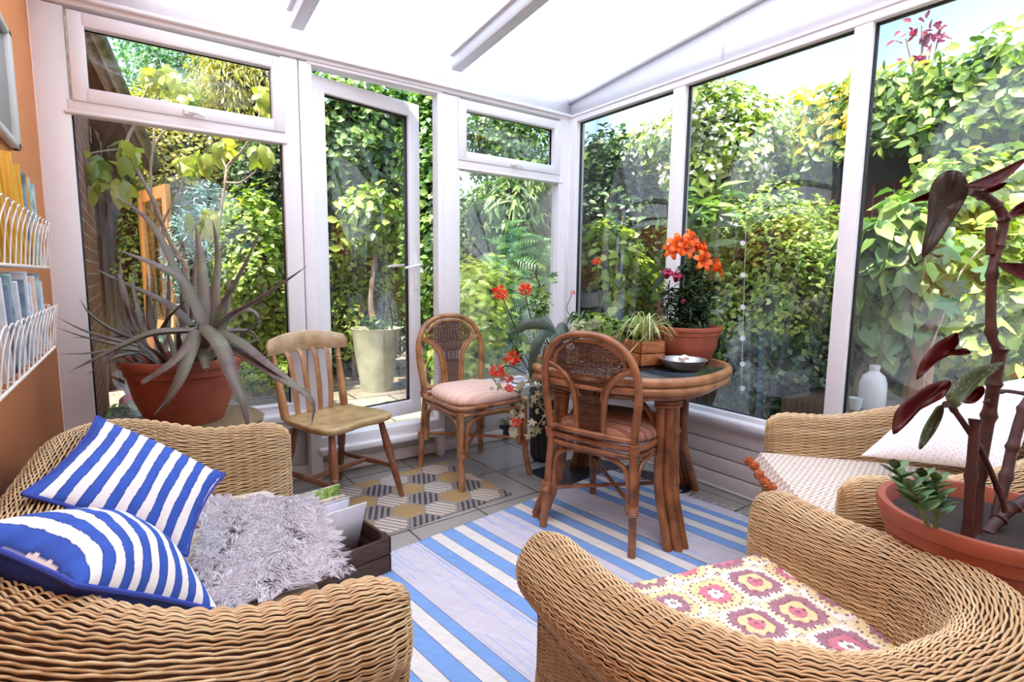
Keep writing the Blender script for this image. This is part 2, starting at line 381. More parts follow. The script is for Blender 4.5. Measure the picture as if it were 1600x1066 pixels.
# right windows
RSL = .098
def zr(y): return 2.30-RSL*y
g = G()
for a, b in ((-.855, -.936), (-1.765, -1.834), (-2.72, -2.80)): fr('y', b, a, .36, 2.15, 0, .07, g=g)
fr('y', YR, -.06, .36, .419, 0, .07, g=g); fr('y', YR, -.0, 2.137, 2.18, -.004, .07, g=g)
fr('y', YR, -.0, 2.172, 2.186, -.012, .05, g=g)
w3 = struct(g.build('window_3', UPVC, smooth=False))
for a, b in ((-.853, -.072), (-1.763, -.938), (-2.72, -1.836), (YR, -2.80)): pane('glass_pane', 'y', a, b, .419, 2.137, w3)
g = G(); fr('y', YR, -.01, .352, .395, -.045, .08, .012, g); fr('y', YR, -.01, .335, .356, -.02, .08, .006, g); g.build('window_sill', UPVC, w3, smooth=False)
# gable infill
g = G(); g.prism([(0.0, 2.18), (YR, 2.18), (YR, zr(YR)), (0, zr(0))], .0, .06, fr=((0, 0, 0), (0, 1, 0), (0, 0, 1), (1, 0, 0)))
g.box((-.003, -1.157, 2.19), (.001, -1.150, 2.41)); g.prism([(0.0, zr(0)-.035), (YR, zr(YR)-.035), (YR, zr(YR)), (0, zr(0))], -.022, .0, fr=((0, 0, 0), (0, 1, 0), (0, 0, 1), (1, 0, 0)))
struct(g.build('wall_gable_right', UPVC, smooth=False))
# roof sheet
def roof_mat():
    t = NT('polycarbonate_sheet'); tc = t.n('TexCoord'); 
    wv = t.n('TexWave'); wv.inputs['Scale'].default_value = 26; wv.inputs['Distortion'].default_value = 0; wv.bands_direction = 'X'; t.l(tc.outputs['Object'], wv.inputs[0])
    tl = t.n('BsdfTranslucent'); tl.inputs[0].default_value = (.84, .87, .90, 1); tr = t.n('BsdfTransparent'); tr.inputs[0].default_value = (.9, .95, 1, 1)
    gl = t.n('BsdfGlossy'); gl.inputs['Roughness'].default_value = .28; gl.inputs[0].default_value = (.9, .9, .9, 1)
    bp = t.bump(wv.outputs[0], .002); t.l(bp.outputs[0], gl.inputs['Normal'])
    m1 = t.n('MixShader'); m1.inputs[0].default_value = .08; t.l(tl.outputs[0], m1.inputs[1]); t.l(tr.outputs[0], m1.inputs[2])
    m2 = t.n('MixShader'); m2.inputs[0].default_value = .10; t.l(m1.outputs[0], m2.inputs[1]); t.l(gl.outputs[0], m2.inputs[2]); t.l(m2.outputs[0], t.out.inputs[0]); return t.m
g = G(); g.prism([(.14, zr(.14)), (YR, zr(YR)), (YR, zr(YR)+.016), (.14, zr(.14)+.016)], XL-.1, .06, fr=((0, 0, 0), (0, 1, 0), (0, 0, 1), (1, 0, 0)))
struct(g.build('ceiling', roof_mat(), smooth=False))
for i, (xc, wdt) in enumerate(((-.95, .062), (-1.795, .058), (-2.62, .06))):
    g = G(); y0 = -.13
    g.prism([(y0, zr(y0)-.078), (YR, zr(YR)-.078), (YR, zr(YR)+.0), (y0, zr(y0)+.0)], xc-wdt/2, xc+wdt/2, fr=((0, 0, 0), (0, 1, 0), (0, 0, 1), (1, 0, 0)))
    g.prism([(y0-.01, zr(y0)-.012), (YR, zr(YR)-.012), (YR, zr(YR)-.001), (y0-.01, zr(y0)-.001)], xc-wdt/2-.018, xc+wdt/2+.018, fr=((0, 0, 0), (0, 1, 0), (0, 0, 1), (1, 0, 0)))
    struct(g.build('trim_%d' % (3+i), UPVC, smooth=False))

# ================================================================== GARDEN
def ground_mat():
    t = NT('soil_and_gravel'); p = t.pr(Roughness=.9); tc = t.n('TexCoord'); nz = t.n('TexNoise'); nz.inputs['Scale'].default_value = 14; nz.inputs['Detail'].default_value = 8; t.l(tc.outputs['Object'], nz.inputs[0])
    rp = t.ramp([(.3, S((96, 78, 58))), (.55, S((168, 150, 122))), (.72, S((214, 200, 176)))]); t.l(nz.outputs[0], rp.inputs[0]); t.l(rp.outputs[0], p.inputs[0]); t.l(t.bump(nz.outputs[0], .02).outputs[0], p.inputs['Normal']); return t.m
struct(G().box((-14, .17, -.12), (16, 20, -.03)).box((.13, -12, -.12), (16, .17, -.03)).build('ground', ground_mat(), smooth=False))
def pave_mat():
    t = NT('stone_paving'); p = t.pr(Roughness=.85); tc = t.n('TexCoord'); b = t.n('TexBrick'); b.inputs['Scale'].default_value = 1; b.inputs['Brick Width'].default_value = .6; b.inputs['Row Height'].default_value = .45; b.inputs['Mortar Size'].default_value = .012
    b.inputs['Color1'].default_value = S((196, 184, 160)); b.inputs['Color2'].default_value = S((176, 163, 140)); b.inputs['Mortar'].default_value = S((96, 92, 70)); t.l(tc.outputs['Object'], b.inputs[0])
    nz = t.n('TexNoise'); nz.inputs['Scale'].default_value = 9; nz.inputs['Detail'].default_value = 7; t.l(tc.outputs['Object'], nz.inputs[0]); mx = t.n('MixRGB', blend_type='MULTIPLY'); mx.inputs[0].default_value = .5
    t.l(b.outputs[0], mx.inputs[1]); t.l(nz.outputs[0], mx.inputs[2]); t.l(mx.outputs[0], p.inputs[0]); t.l(t.bump(nz.outputs[0], .006).outputs[0], p.inputs['Normal']); return t.m
struct(G().box((-2.95, .17, -.03), (.9, 2.35, .0)).build('paving', pave_mat(), smooth=False))
# leaf materials
LM_bright = leafmat('leaf_bright_green', [(66, 96, 34), (118, 152, 52), (170, 194, 80), (206, 216, 116)])
LM_mid = leafmat('leaf_mid_green', [(40, 70, 34), (76, 116, 52), (124, 160, 76), (172, 192, 108)])
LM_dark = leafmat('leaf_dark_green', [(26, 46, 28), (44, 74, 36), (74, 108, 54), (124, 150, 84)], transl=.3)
LM_olive = leafmat('leaf_olive_yellow', [(88, 94, 44), (140, 146, 70), (190, 188, 92), (226, 208, 84)])
LM_yellow = leafmat('blossom_yellow', [(214, 190, 60), (240, 216, 70), (250, 232, 120)])
LM_blue = leafmat('needle_blue_green', [(70, 110, 100), (112, 156, 142), (166, 200, 182)], transl=.2)
LM_white = leafmat('blossom_white', [(232, 226, 222), (250, 246, 240), (246, 226, 228)])
LM_purple = leafmat('leaf_purple', [(92, 28, 48), (140, 52, 78), (176, 84, 104)])
LM_fern = leafmat('fern_green', [(52, 96, 54), (92, 142, 84), (146, 186, 112)])
LM_pale = leafmat('leaf_pale_green', [(128, 148, 66), (168, 184, 84), (204, 208, 96), (226, 220, 110)], transl=.5)
LM_ivy = leafmat('leaf_variegated', [(120, 130, 88), (186, 188, 148), (226, 222, 190)])
LM_rust = leafmat('leaf_rust', [(150, 84, 48), (186, 112, 70)])
CORE = plain('shaded_inner_foliage', (30, 42, 24), rough=.95, c2=(18, 26, 16), scale=9)  # solid dark core blocks the sky; inner shade put into its colour
BARK = plain('grey_brown_bark', (142, 120, 98), rough=.9, c2=(92, 76, 60), scale=26, bump=.006, stretch=(1, 1, .3))
PALEBARK = plain('pale_smooth_bark', (206, 186, 166), rough=.75, c2=(164, 142, 120), scale=30)
def shrub(name, label, cat, px, py, d, rx, rz, ry, n, size, tmpl, mat, group=None, core=.72, seed=0, extra=None, trunk=True, shell=.7, tilt=.6, amp=.25, stem=.03, droop=False, lower=-.95, sun=None):
    c = PD(px, py, d); rad = np.array([rx*d/F_PX, ry, rz*d/F_PX])
    gnd = -.03
    e = empty(name, label, cat, (c[0], c[1], gnd), group=group)
    P, N = ell_points(c, rad, n, shell, seed, amp, lower); ok = P[:, 2] > gnd+.02; P, N = P[ok], N[ok]
    ok = (P[:, 1] > .17) | (P[:, 0] > .13); P, N = P[ok], N[ok]; ok = ~((P[:, 0] < .2) & (P[:, 1] < .25)); P, N = P[ok], N[ok]
    nn = N+np.array([0, 0, .7])
    leaves('foliage', P, nn, size, tmpl, mat, e, tilt=tilt, axis=(np.tile([0, 0, -1.], (len(P), 1)) if droop else None))
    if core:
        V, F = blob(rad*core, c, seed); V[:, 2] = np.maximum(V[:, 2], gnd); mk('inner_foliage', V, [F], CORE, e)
    if trunk:
        g = G()
        for k in range(3):
            a = seed+k*2.1; q = c+rad*np.array([math.cos(a)*.35, math.sin(a)*.35, .35]); b = np.array([c[0]+.08*math.cos(a), c[1]+.08*math.sin(a), gnd])
            G().tube(catmull([b, (b+q)/2+np.array([.05*math.sin(a), .05, 0]), q], 5), np.linspace(stem, stem*.35, 11), 6).build('stem', BARK, e)
    if extra:
        for (nm, m2, n2, s2, t2, zmin) in extra:
            P, N = ell_points(c, rad*1.04, n2, .85, seed, amp); ok = P[:, 2] > c[2]+rad[2]*zmin; P, N = P[ok], N[ok]
            ok = ((P[:, 1] > .2) | (P[:, 0] > .2)) & (P[:, 2] > 0); P, N = P[ok], N[ok]
            if len(P): leaves(nm, P, N+np.array([0, 0, .5]), s2, t2, m2, e)
    return e
GB = 'shrubs and trees beyond the back windows'
# far screens
def screen(name, label, cat, p0, p1, z0, z1, thick, n, size, tmpl, mat, core=True, bumpy=.35, seed=0, extra=None, face=None, group=None):
    """long hedge between ground points p0,p1"""
    from mathutils import noise
    p0 = np.array(p0, float); p1 = np.array(p1, float); u = (p1-p0); L = np.linalg.norm(u); u /= L; nv = np.array([-u[1], u[0]])
    if face is not None and nv@np.array(face) < 0: nv = -nv
    mid = (p0+p1)/2; e = empty(name, label, cat, (mid[0], mid[1], -.03), group=group)
    s = rng.uniform(0, L, n); z = rng.uniform(z0, z1, n)
    k = np.array([noise.noise(Vector((a*.9+seed, b*1.1, seed*2.))) for a, b in zip(s, z)]); k2 = np.array([noise.noise(Vector((a*1.3+seed, 5.+seed, 0))) for a in s])
    z = np.where(z > z1-.5, z+k2*.35, z); off = thick*(rng.uniform(.4, 1.05, n)+bumpy*k)
    P = np.c_[p0[0]+u[0]*s+nv[0]*off, p0[1]+u[1]*s+nv[1]*off, z]; N = np.tile([nv[0], nv[1], .55], (n, 1))
    leaves('foliage', P, N, size, tmpl, mat, e, tilt=.5)
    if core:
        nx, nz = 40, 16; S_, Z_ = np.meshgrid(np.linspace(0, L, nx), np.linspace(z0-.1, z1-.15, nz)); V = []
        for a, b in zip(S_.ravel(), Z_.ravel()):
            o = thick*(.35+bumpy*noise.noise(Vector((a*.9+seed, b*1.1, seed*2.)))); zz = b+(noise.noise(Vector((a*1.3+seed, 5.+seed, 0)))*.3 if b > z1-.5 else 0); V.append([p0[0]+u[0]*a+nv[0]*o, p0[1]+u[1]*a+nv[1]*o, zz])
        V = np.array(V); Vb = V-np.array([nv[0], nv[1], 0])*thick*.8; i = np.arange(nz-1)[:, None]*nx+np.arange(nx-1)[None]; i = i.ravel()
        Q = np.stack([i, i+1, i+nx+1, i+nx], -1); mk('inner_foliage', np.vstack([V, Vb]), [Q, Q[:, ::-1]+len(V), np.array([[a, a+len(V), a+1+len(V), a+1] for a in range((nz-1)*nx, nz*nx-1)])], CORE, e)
    for q in np.linspace(.12, .88, max(2, int(L))): G().tube([(p0[0]+u[0]*L*q, p0[1]+u[1]*L*q, -.05), (p0[0]+u[0]*L*q+.05, p0[1]+u[1]*L*q, z0+.6)], [.04, .03], 6).build('stem', BARK, e)
    if extra:
        for (nm, m2, n2, s2, t2, za, zb, s0, s1) in extra:
            s = rng.uniform(L*s0, L*s1, n2); z = rng.uniform(za, zb, n2); k = np.array([noise.noise(Vector((a*.9+seed, b*1.1, seed*2.))) for a, b in zip(s, z)]); off = thick*(1.08+bumpy*k)
            leaves(nm, np.c_[p0[0]+u[0]*s+nv[0]*off, p0[1]+u[1]*s+nv[1]*off, z], np.tile([nv[0], nv[1], .5], (n2, 1)), s2, t2, m2, e)
    return e
screen('boundary_hedge', 'tall mixed hedge closing the garden behind every back-window shrub', 'hedge', (-4.5, 7.6), (3.6, 6.6), .1, 2.75, .5, 15000, .085, 'ovate', LM_mid, face=(0, -1), seed=2)
screen('climber_hedge', 'broad-leaved climber over the fence outside the right windows, yellow blossom on top', 'hedge', (2.35, -4.6), (2.35, 2.9), 1.95, 2.42, .55, 15000, .072, 'broad', LM_mid, face=(-1, 0), seed=5, bumpy=.5, extra=[('yellow_blossom', LM_yellow, 620, .07, 'small', 2.1, 2.55, .48, .82), ('bright_shoots', LM_bright, 2200, .085, 'ovate', 2.0, 2.55, .1, .95)])
# brown fence behind climber
FENCE = plain('brown_fence_board', (176, 92, 58), rough=.85, c2=(134, 64, 40), scale=12, stretch=(1, 1, .15), bump=.003)
fe_ = empty('garden_fence', 'red-brown board fence showing through gaps under the climber', 'fence', (2.55, -1, -.03))
for k in range(54):
    y = -4.8+k*.145; G().box((2.5, y, -.03), (2.525, y+.135, 2.1)).build('board', FENCE, fe_, smooth=False)
G().box((2.53, -4.8, .4), (2.57, 3.03, .5)).box((2.53, -4.8, 1.5), (2.57, 3.03, 1.6)).build('rail', FENCE, fe_, smooth=False)
# ---- back windows, far to near
shrub('feathery_tree', 'feathery grey-green tree high behind the leftmost window', 'tree', 300, 140, 7.0, 120, 120, .8, 12000, .06, 'small', LM_fern, GB, core=0, shell=.35, seed=1, droop=True)
shrub('bamboo_clump', 'yellow-green bamboo filling the right of the upper left pane', 'bamboo', 385, 150, 6.2, 72, 110, .6, 7500, .085, 'long', LM_olive, GB, core=.5, seed=2, droop=True)
shrub('thin_leaf_tree', 'olive small-leaved tree crown across the middle of the left window', 'tree', 290, 250, 6.0, 105, 95, .6, 11000, .05, 'small', LM_olive, GB, core=.66, seed=3)
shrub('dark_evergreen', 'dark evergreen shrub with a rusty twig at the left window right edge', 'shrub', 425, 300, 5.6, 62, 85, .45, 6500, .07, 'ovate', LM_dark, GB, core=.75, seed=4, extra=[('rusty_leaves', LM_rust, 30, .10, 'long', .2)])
shrub('sunlit_shrub', 'bright yellow-green sunlit shrub low in the right of the left window', 'shrub', 405, 440, 4.9, 66, 125, .4, 7000, .075, 'ovate', LM_bright, GB, core=.6, seed=5)
shrub('laburnum_shrub', 'bright green shrub framed by the orange wooden door', 'shrub', 235, 400, 5.7, 70, 120, .4, 5600, .06, 'ovate', LM_bright, GB, core=.7, seed=6)
shrub('blue_conifer', 'blue-green low conifer behind the aloe', 'conifer', 325, 410, 5.0, 58, 110, .4, 7000, .06, 'long', LM_blue, GB, core=.75, seed=7)
shrub('ground_cover', 'low bright ground cover behind the slatted wooden chair', 'plant', 395, 588, 4.6, 70, 22, .4, 1800, .05, 'small', LM_bright, core=.7, seed=8, trunk=False)
shrub('door_tree', 'leafy tree seen through the upper half of the open door', 'tree', 560, 240, 5.6, 110, 125, .6, 9500, .08, 'broad', LM_mid, GB, core=.62, seed=9)
shrub('bright_bush', 'bright bush behind the glazed planter', 'shrub', 545, 420, 6.0, 100, 130, .5, 8500, .07, 'ovate', LM_bright, GB, core=.7, seed=10)
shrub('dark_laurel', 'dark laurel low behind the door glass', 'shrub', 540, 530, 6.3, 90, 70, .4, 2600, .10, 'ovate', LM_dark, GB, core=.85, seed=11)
shrub('door_gap_climber', 'glossy round-leaved climber in the open gap beside the door', 'climber', 672, 350, 4.6, 40, 230, .3, 5200, .07, 'broad', LM_mid, GB, core=.62, seed=12)
shrub('airy_tree', 'airy tree letting blue sky through the small top pane near the corner', 'tree', 790, 215, 6.4, 110, 95, .5, 5200, .07, 'small', LM_mid, GB, core=0, seed=13, shell=.2)
shrub('drooping_shrub', 'drooping long-leaved shrub in the middle of the corner window', 'shrub', 815, 340, 5.2, 80, 75, .4, 3200, .12, 'long', LM_mid, GB, core=.7, seed=14, droop=True)
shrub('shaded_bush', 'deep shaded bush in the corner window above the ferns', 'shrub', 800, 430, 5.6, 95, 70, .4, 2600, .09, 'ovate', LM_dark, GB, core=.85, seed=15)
shrub('lime_shrub', 'lime-green feathery shrub behind the peach-seated chair', 'shrub', 745, 520, 4.3, 66, 120, .3, 4600, .09, 'frond', LM_bright, GB, core=.6, seed=16)
shrub('fern_bank', 'bank of ferns below the corner window', 'fern', 815, 480, 4.7, 75, 110, .35, 1500, .22, 'frond', LM_fern, GB, core=.6, seed=17)
# ---- right windows
GR = 'shrubs outside the right windows'
shrub('blossom_shrub', 'white flowering shrub reaching above the tall right panes', 'shrub', 1120, 235, 4.2, 120, 90, .45, 5200, .075, 'ovate', LM_bright, GR, core=.55, seed=21, extra=[('white_blossom', LM_white, 2600, .045, 'tiny', -.7)])
shrub('bamboo_screen', 'shady bamboo and shrub just past the corner post', 'shrub', 960, 360, 4.6, 80, 150, .45, 6400, .075, 'ovate', LM_dark, GR, core=.75, seed=22)
shrub('corner_leaf_bush', 'sunlit leafy bush low behind the table plants', 'shrub', 945, 470, 4.1, 80, 110, .3, 3600, .08, 'broad', LM_bright, GR, core=.6, seed=23)
shrub('privet_bush', 'big fine-leaved green bush filling the wide right pane', 'shrub', 1215, 470, 3.5, 120, 145, .5, 15000, .042, 'small', LM_bright, GR, core=.78, seed=24)
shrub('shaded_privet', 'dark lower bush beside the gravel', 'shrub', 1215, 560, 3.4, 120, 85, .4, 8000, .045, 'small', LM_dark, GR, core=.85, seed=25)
shrub('laurel_sprays', 'laurel with long glossy leaves behind the orange lilies', 'shrub', 1120, 385, 3.6, 85, 85, .32, 900, .17, 'long', LM_mid, GR, core=0, seed=26, shell=.25)
shrub('middle_climber', 'leafy climber mass left of the white mullion', 'climber', 1140, 260, 4.6, 110, 85, .4, 7200, .075, 'ovate', LM_mid, GR, core=.6, seed=27)
shrub('hop_vine', 'light green hop vine scrambling over the timber post', 'vine', 1515, 335, 3.3, 150, 85, .35, 2600, .085, 'broad', LM_bright, GR, core=.0, seed=28, shell=.4)
shrub('hop_tangle', 'lower tangle of vine leaves behind the red-leaved begonia', 'vine', 1540, 480, 3.0, 110, 130, .3, 1900, .08, 'broad', LM_bright, GR, core=.0, seed=29, shell=.4)
shrub('shaded_vine', 'shaded drooping vine leaves left of the timber post', 'vine', 1385, 450, 2.9, 48, 130, .25, 900, .13, 'droop', LM_mid, GR, core=.7, seed=30, droop=True)
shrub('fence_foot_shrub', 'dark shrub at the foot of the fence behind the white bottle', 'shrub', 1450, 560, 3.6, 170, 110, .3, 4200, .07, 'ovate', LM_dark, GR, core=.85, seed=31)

# ================================================================== WICKER FURNITURE
def wickermat(name, cols):
    t = NT(name); p = t.pr(Roughness=.5); at = t.n('Attribute'); at.attribute_name = 'rnd'
    rp = t.ramp([(i/(len(cols)-1), S(c)) for i, c in enumerate(cols)]); t.l(at.outputs['Fac'], rp.inputs[0])
    tc = t.n('TexCoord'); nz = t.n('TexNoise'); nz.inputs['Scale'].default_value = 22; nz.inputs['Detail'].default_value = 4; t.l(tc.outputs['Object'], nz.inputs[0])
    mr = t.n('MapRange'); mr.inputs['To Min'].default_value = .78; mr.inputs['To Max'].default_value = 1.16; t.l(nz.outputs[0], mr.inputs[0])
    mx = t.n('MixRGB', blend_type='MULTIPLY'); mx.inputs[0].default_value = 1; t.l(rp.outputs[0], mx.inputs[1]); t.l(mr.outputs[0], mx.inputs[2]); t.l(mx.outputs[0], p.inputs[0]); return t.m
WICK = wickermat('golden_wicker_cane', [(194, 156, 112), (218, 186, 142), (204, 168, 122), (230, 202, 160)])
WBACK = plain('wicker_backing_stakes', (96, 62, 38), rough=.8, c2=(66, 42, 26), scale=60)
def weave(Pg, name, mat, parent, lam=.030, amp=.0008, rib=.0024, r=.0020, rw=.0023, cols=None, world=False):
    """Pg (rows, stations, 3): one strand per row, waving over and under stakes spaced lam apart."""
    Rn, N, _ = Pg.shape
    T = np.gradient(Pg, axis=1); A = np.gradient(Pg, axis=0)
    T /= np.linalg.norm(T, axis=2)[..., None]+1e-9
    Nn = np.cross(T, A); Nn /= np.linalg.norm(Nn, axis=2)[..., None]+1e-9; A = np.cross(Nn, T)
    mid = Pg[Rn//2]; s = np.concatenate([[0], np.cumsum(np.linalg.norm(np.diff(mid, axis=0), axis=1))])
    row = np.arange(Rn)
    ph = PI*s[None]/lam+PI*row[:, None]
    disp = amp*np.cos(ph)+rib*(2*np.abs(np.cos(PI*s/lam))**.8-1)[None]
    slant = (amp*.9*np.sin(ph))[..., None]
    C = Pg+Nn*disp[..., None]+A*slant+A*rng.normal(0, .0004, Rn)[:, None, None]
    rr = r*rng.uniform(.9, 1.1, Rn)[:, None, None]
    V = np.stack([C+Nn*rr, C+A*rr*rw/r, C-Nn*rr, C-A*rr*rw/r], 2)      # rows,N,4,3
    base = (row[:, None, None]*N+np.arange(N-1)[None, :, None])*4; k = np.arange(4)[None, None]
    Q = np.stack([base+k, base+(k+1) % 4, base+4+(k+1) % 4, base+4+k], -1).reshape(-1, 4)
    rn = np.repeat(rng.uniform(0, 1, Rn), (N-1)*4)
    return mk(name, V.reshape(-1, 3), [Q], mat, parent, True, rnd=rn, world=world)
def sheet(Pg, name, mat, parent, off=0., world=False):
    Rn, N, _ = Pg.shape
    if off:
        T = np.gradient(Pg, axis=1); A = np.gradient(Pg, axis=0); Nn = np.cross(T, A); Nn /= np.linalg.norm(Nn, axis=2)[..., None]+1e-9; Pg = Pg+Nn*off
    i = (np.arange(Rn-1)[:, None]*N+np.arange(N-1)[None]).ravel(); Q = np.stack([i, i+1, i+N+1, i+N], -1)
    return mk(name, Pg.reshape(-1, 3), [Q], mat, parent, world=world)
def resample(P, n=None, step=None):
    s = np.concatenate([[0], np.cumsum(np.linalg.norm(np.diff(P, axis=0), axis=1))])
    if n is None: n = max(3, int(round(s[-1]/step))+1)
    q = np.linspace(0, s[-1], n); return np.stack([np.interp(q, s, P[:, k]) for k in range(P.shape[1])], 1)
def wicker_body(root, W, D, ha, hb, Rc, roll=.078, step=.0060, lam=.031, zlow=.10, taper=0., capf=.085, seat_z=.30, flare=.03, nsub=7):
    """U-shaped rolled-arm tub; local front = +y"""
    hw = W/2; cl = [(-hw, y) for y in np.linspace(D/2, -D/2+Rc, 12)]
    for a in np.linspace(0, PI/2, 16)[1:]: cl.append((-hw+Rc*(1-math.cos(a)), -D/2+Rc-Rc*math.sin(a)))
    half = np.array(cl); 
    other = half[::-1]*[-1, 1]
    mids = np.array([(x, -D/2) for x in np.linspace(-hw+Rc, hw-Rc, 8)[1:-1]]) if hw-Rc > .03 else np.zeros((0, 2))
    path = np.vstack([half, mids, other]); path[:, 0] *= 1-taper*np.clip((D/2-path[:, 1])/D, 0, 1); path = resample(path, step=lam/nsub)
    T = np.gradient(path, axis=0); T /= np.linalg.norm(T, axis=1)[:, None]; NO = np.stack([T[:, 1], -T[:, 0]], 1)*-1
    # outward: away from the interior
    cen = np.array([0, D/4]); sg = np.sign(((path-cen)*NO).sum(1)); NO = NO*np.median(sg)
    back = np.clip((D/2-.10-path[:, 1])/(D-.12), 0, 1); back = back*back*(3-2*back); h = ha+(hb-ha)*back
    # caps at both ends
    nc = 16; fi = np.linspace(PI/2, 0, nc, endpoint=False)
    def cap(p, no, h0, t): return [(p+t*capf*math.sin(a), no, h0, math.cos(a)) for a in fi]
    st = [(c[0], c[1], c[2], c[3]) for c in cap(path[0], NO[0], h[0], -T[0])]+[(p, n, hh, 1.) for p, n, hh in zip(path, NO, h)]+[(c[0], c[1], c[2], c[3]) for c in cap(path[-1], NO[-1], h[-1], T[-1])[::-1]]
    def prof(hh):
        r = roll
        K = np.array([(flare, .0), (-.005, .14), (-.01, .28), (.015, hh-.19), (r*.98, hh-.115), (r*1.12, hh-.06), (r*.78, hh-.014), (r*.18, hh+.004), (-r*.5, hh-.012), (-r*.82, hh-.06), (-r*.85, hh-.14), (-r*.8, seat_z+.02), (-r*.8, min(seat_z-.1, .2)), (-r*.8, .10)])
        return catmull(K, 8)
    p0 = resample(prof(.6), step=step); Rn = len(p0)
    Pg = np.zeros((Rn, len(st), 3))
    for j, (p, n, hh, sc) in enumerate(st):
        q = resample(prof(hh), n=Rn); o = q[:, 0]; z = q[:, 1]-(1-sc)*.05*np.clip((q[:, 1]-(hh-.16))/.16, 0, 1)
        o = o*max(sc, .02)
        Pg[:, j, 0] = p[0]+n[0]*o; Pg[:, j, 1] = p[1]+n[1]*o; Pg[:, j, 2] = z
    keep = np.array([i for i in range(Rn) if Pg[i, len(st)//2, 2] > (zlow if i < Rn/2 else seat_z-.02)])
    Pb = Pg[::3, ::3]
    sheet(Pb, 'backing', WBACK, root, off=-.0050)
    b = weave(Pg[keep], 'wicker_body', WICK, root, lam=lam)
    return Pg
def wicker_panel(root, name, p00, p10, p01, p11, step=.006, lam=.03):
    p00, p10, p01, p11 = [np.array(p, float) for p in (p00, p10, p01, p11)]
    nu = int(np.linalg.norm(p10-p00)/lam*6); nv = int(np.linalg.norm(p01-p00)/step)
    u = np.linspace(0, 1, nu)[None, :, None]; v = np.linspace(0, 1, nv)[:, None, None]
    Pg = (1-v)*((1-u)*p00+u*p10)+v*((1-u)*p01+u*p11)
    sheet(Pg[::4, ::6], name+'_backing', WBACK, root, off=.0); return weave(Pg, name, WICK, root, lam=lam)
def softbox(lo, hi, nx=28, ny=28, r=.05, puff=.02, e=2.6):
    """cushion: superellipsoid-like block"""
    lo = np.array(lo, float); hi = np.array(hi, float); c = (lo+hi)/2; h = (hi-lo)/2
    bm = bmesh.new(); bmesh.ops.create_cube(bm, size=2); bmesh.ops.subdivide_edges(bm, edges=bm.edges[:], cuts=14, use_grid_fill=True)
    V = np.array([v.co[:] for v in bm.verts]); F = np.array([[v.index for v in f.verts] for f in bm.faces]); bm.free()
    s = V*h; inner = np.clip(s, -(h-r), h-r); d = s-inner; L = np.linalg.norm(d, axis=1)[:, None]; out = inner+np.where(L > 1e-9, d/np.maximum(L, 1e-9)*r*np.minimum(1, L/r+0), 0)
    Lm = np.max(np.abs(d), axis=1)[:, None]; out = inner+np.where(L > 1e-9, d/np.maximum(L, 1e-9)*np.minimum(Lm, r), 0)
    k = (1-(out[:, 0]/h[0])**2)*(1-(out[:, 1]/h[1])**2); out[:, 2] += np.sign(out[:, 2])*puff*np.clip(k, 0, 1); return out+c, F
CREAM = plain('cream_canvas', (232, 214, 184), rough=.9, var=.05, scale=120, bump=.0006)
def wicker_seat(root, W, D, seat_z, frontlip=True):
    hw = W/2-.07
    wicker_panel(root, 'front_apron', (-hw, D/2+.0, .07), (hw, D/2+.0, .07), (-hw, D/2+.0, seat_z-.02), (hw, D/2+.0, seat_z-.02))
    G().box((-hw, -D/2+.10, seat_z-.05), (hw, D/2-.004, seat_z-.02)).build('seat_deck', WBACK, root, world=False, smooth=False)
    g = G()
    for sx in (-1, 1):
        for y in (D/2-.05, -D/2+.2): g.tube([(sx*(hw), y, 0), (sx*(hw), y, .14)], .022, 10)
    for i_, (sx, y) in enumerate([(a, b) for a in (-1, 1) for b in (D/2-.03, -D/2+.18)]):
        G().tube([(sx*hw, y, 0), (sx*hw, y, .14)], .02, 10).build('leg', WBACK, root, world=False)
# ---- left wicker sofa (faces +X)
sofa = empty('wicker_sofa', 'two-seat golden wicker sofa against the orange wall with a grey fur throw on it', 'sofa', (-2.422, -1.53, 0), -PI/2-.05)
SW, SD = 1.08, .455
wicker_body(sofa, SW, SD, .605, .685, .20, zlow=.15)
wicker_seat(sofa, SW, SD, .32)
V, F = softbox((-SW/2+.075, -SD/2+.09, .31), (SW/2-.075, SD/2+.02, .43), r=.04, puff=.012)
mk('seat_cushion', V, [F], CREAM, sofa, world=False)
# ---- two armchairs of one kind
def armchair(label, loc, rz):
    e = empty('wicker_armchair', label, 'armchair', loc, rz, group='matching wicker armchairs'); return e
ac = armchair('golden wicker tub armchair with a crochet blanket on its seat', (-1.478, -2.375, 0), -.234)
AW, AD = .68, .60
TAP = .10
ac2 = armchair('golden wicker tub armchair with a zigzag throw, pompoms and a white pillow', (-.43, -2.28, 0), PI*.25)
for a_, ha_, hb_ in ((ac, .515, .575), (ac2, .575, .67)):
    wicker_body(a_, AW, AD, ha_, hb_, .29, taper=TAP); wicker_seat(a_, AW, AD, .28 if a_ is ac else .33)
def inner_half(y):
    yc = -AD/2+.29; h_ = np.where(y > yc, AW/2, AW/2-.29+np.sqrt(np.clip(.225**2-np.minimum(0, y-yc)**2, 0, 1))+.065); return h_*(1-TAP*np.clip((AD/2-y)/AD, 0, 1))-.066
for a_, zt_ in ((ac, .345), (ac2, .415)):
    V, F = softbox((-AW/2+.07, -AD/2+.07, .27), (AW/2-.07, AD/2+.05, zt_), r=.04, puff=.012); ih = inner_half(V[:, 1]); V[:, 0] = np.clip(V[:, 0], -ih, ih)
    mk('seat_cushion', V, [F], CREAM, a_, world=False)


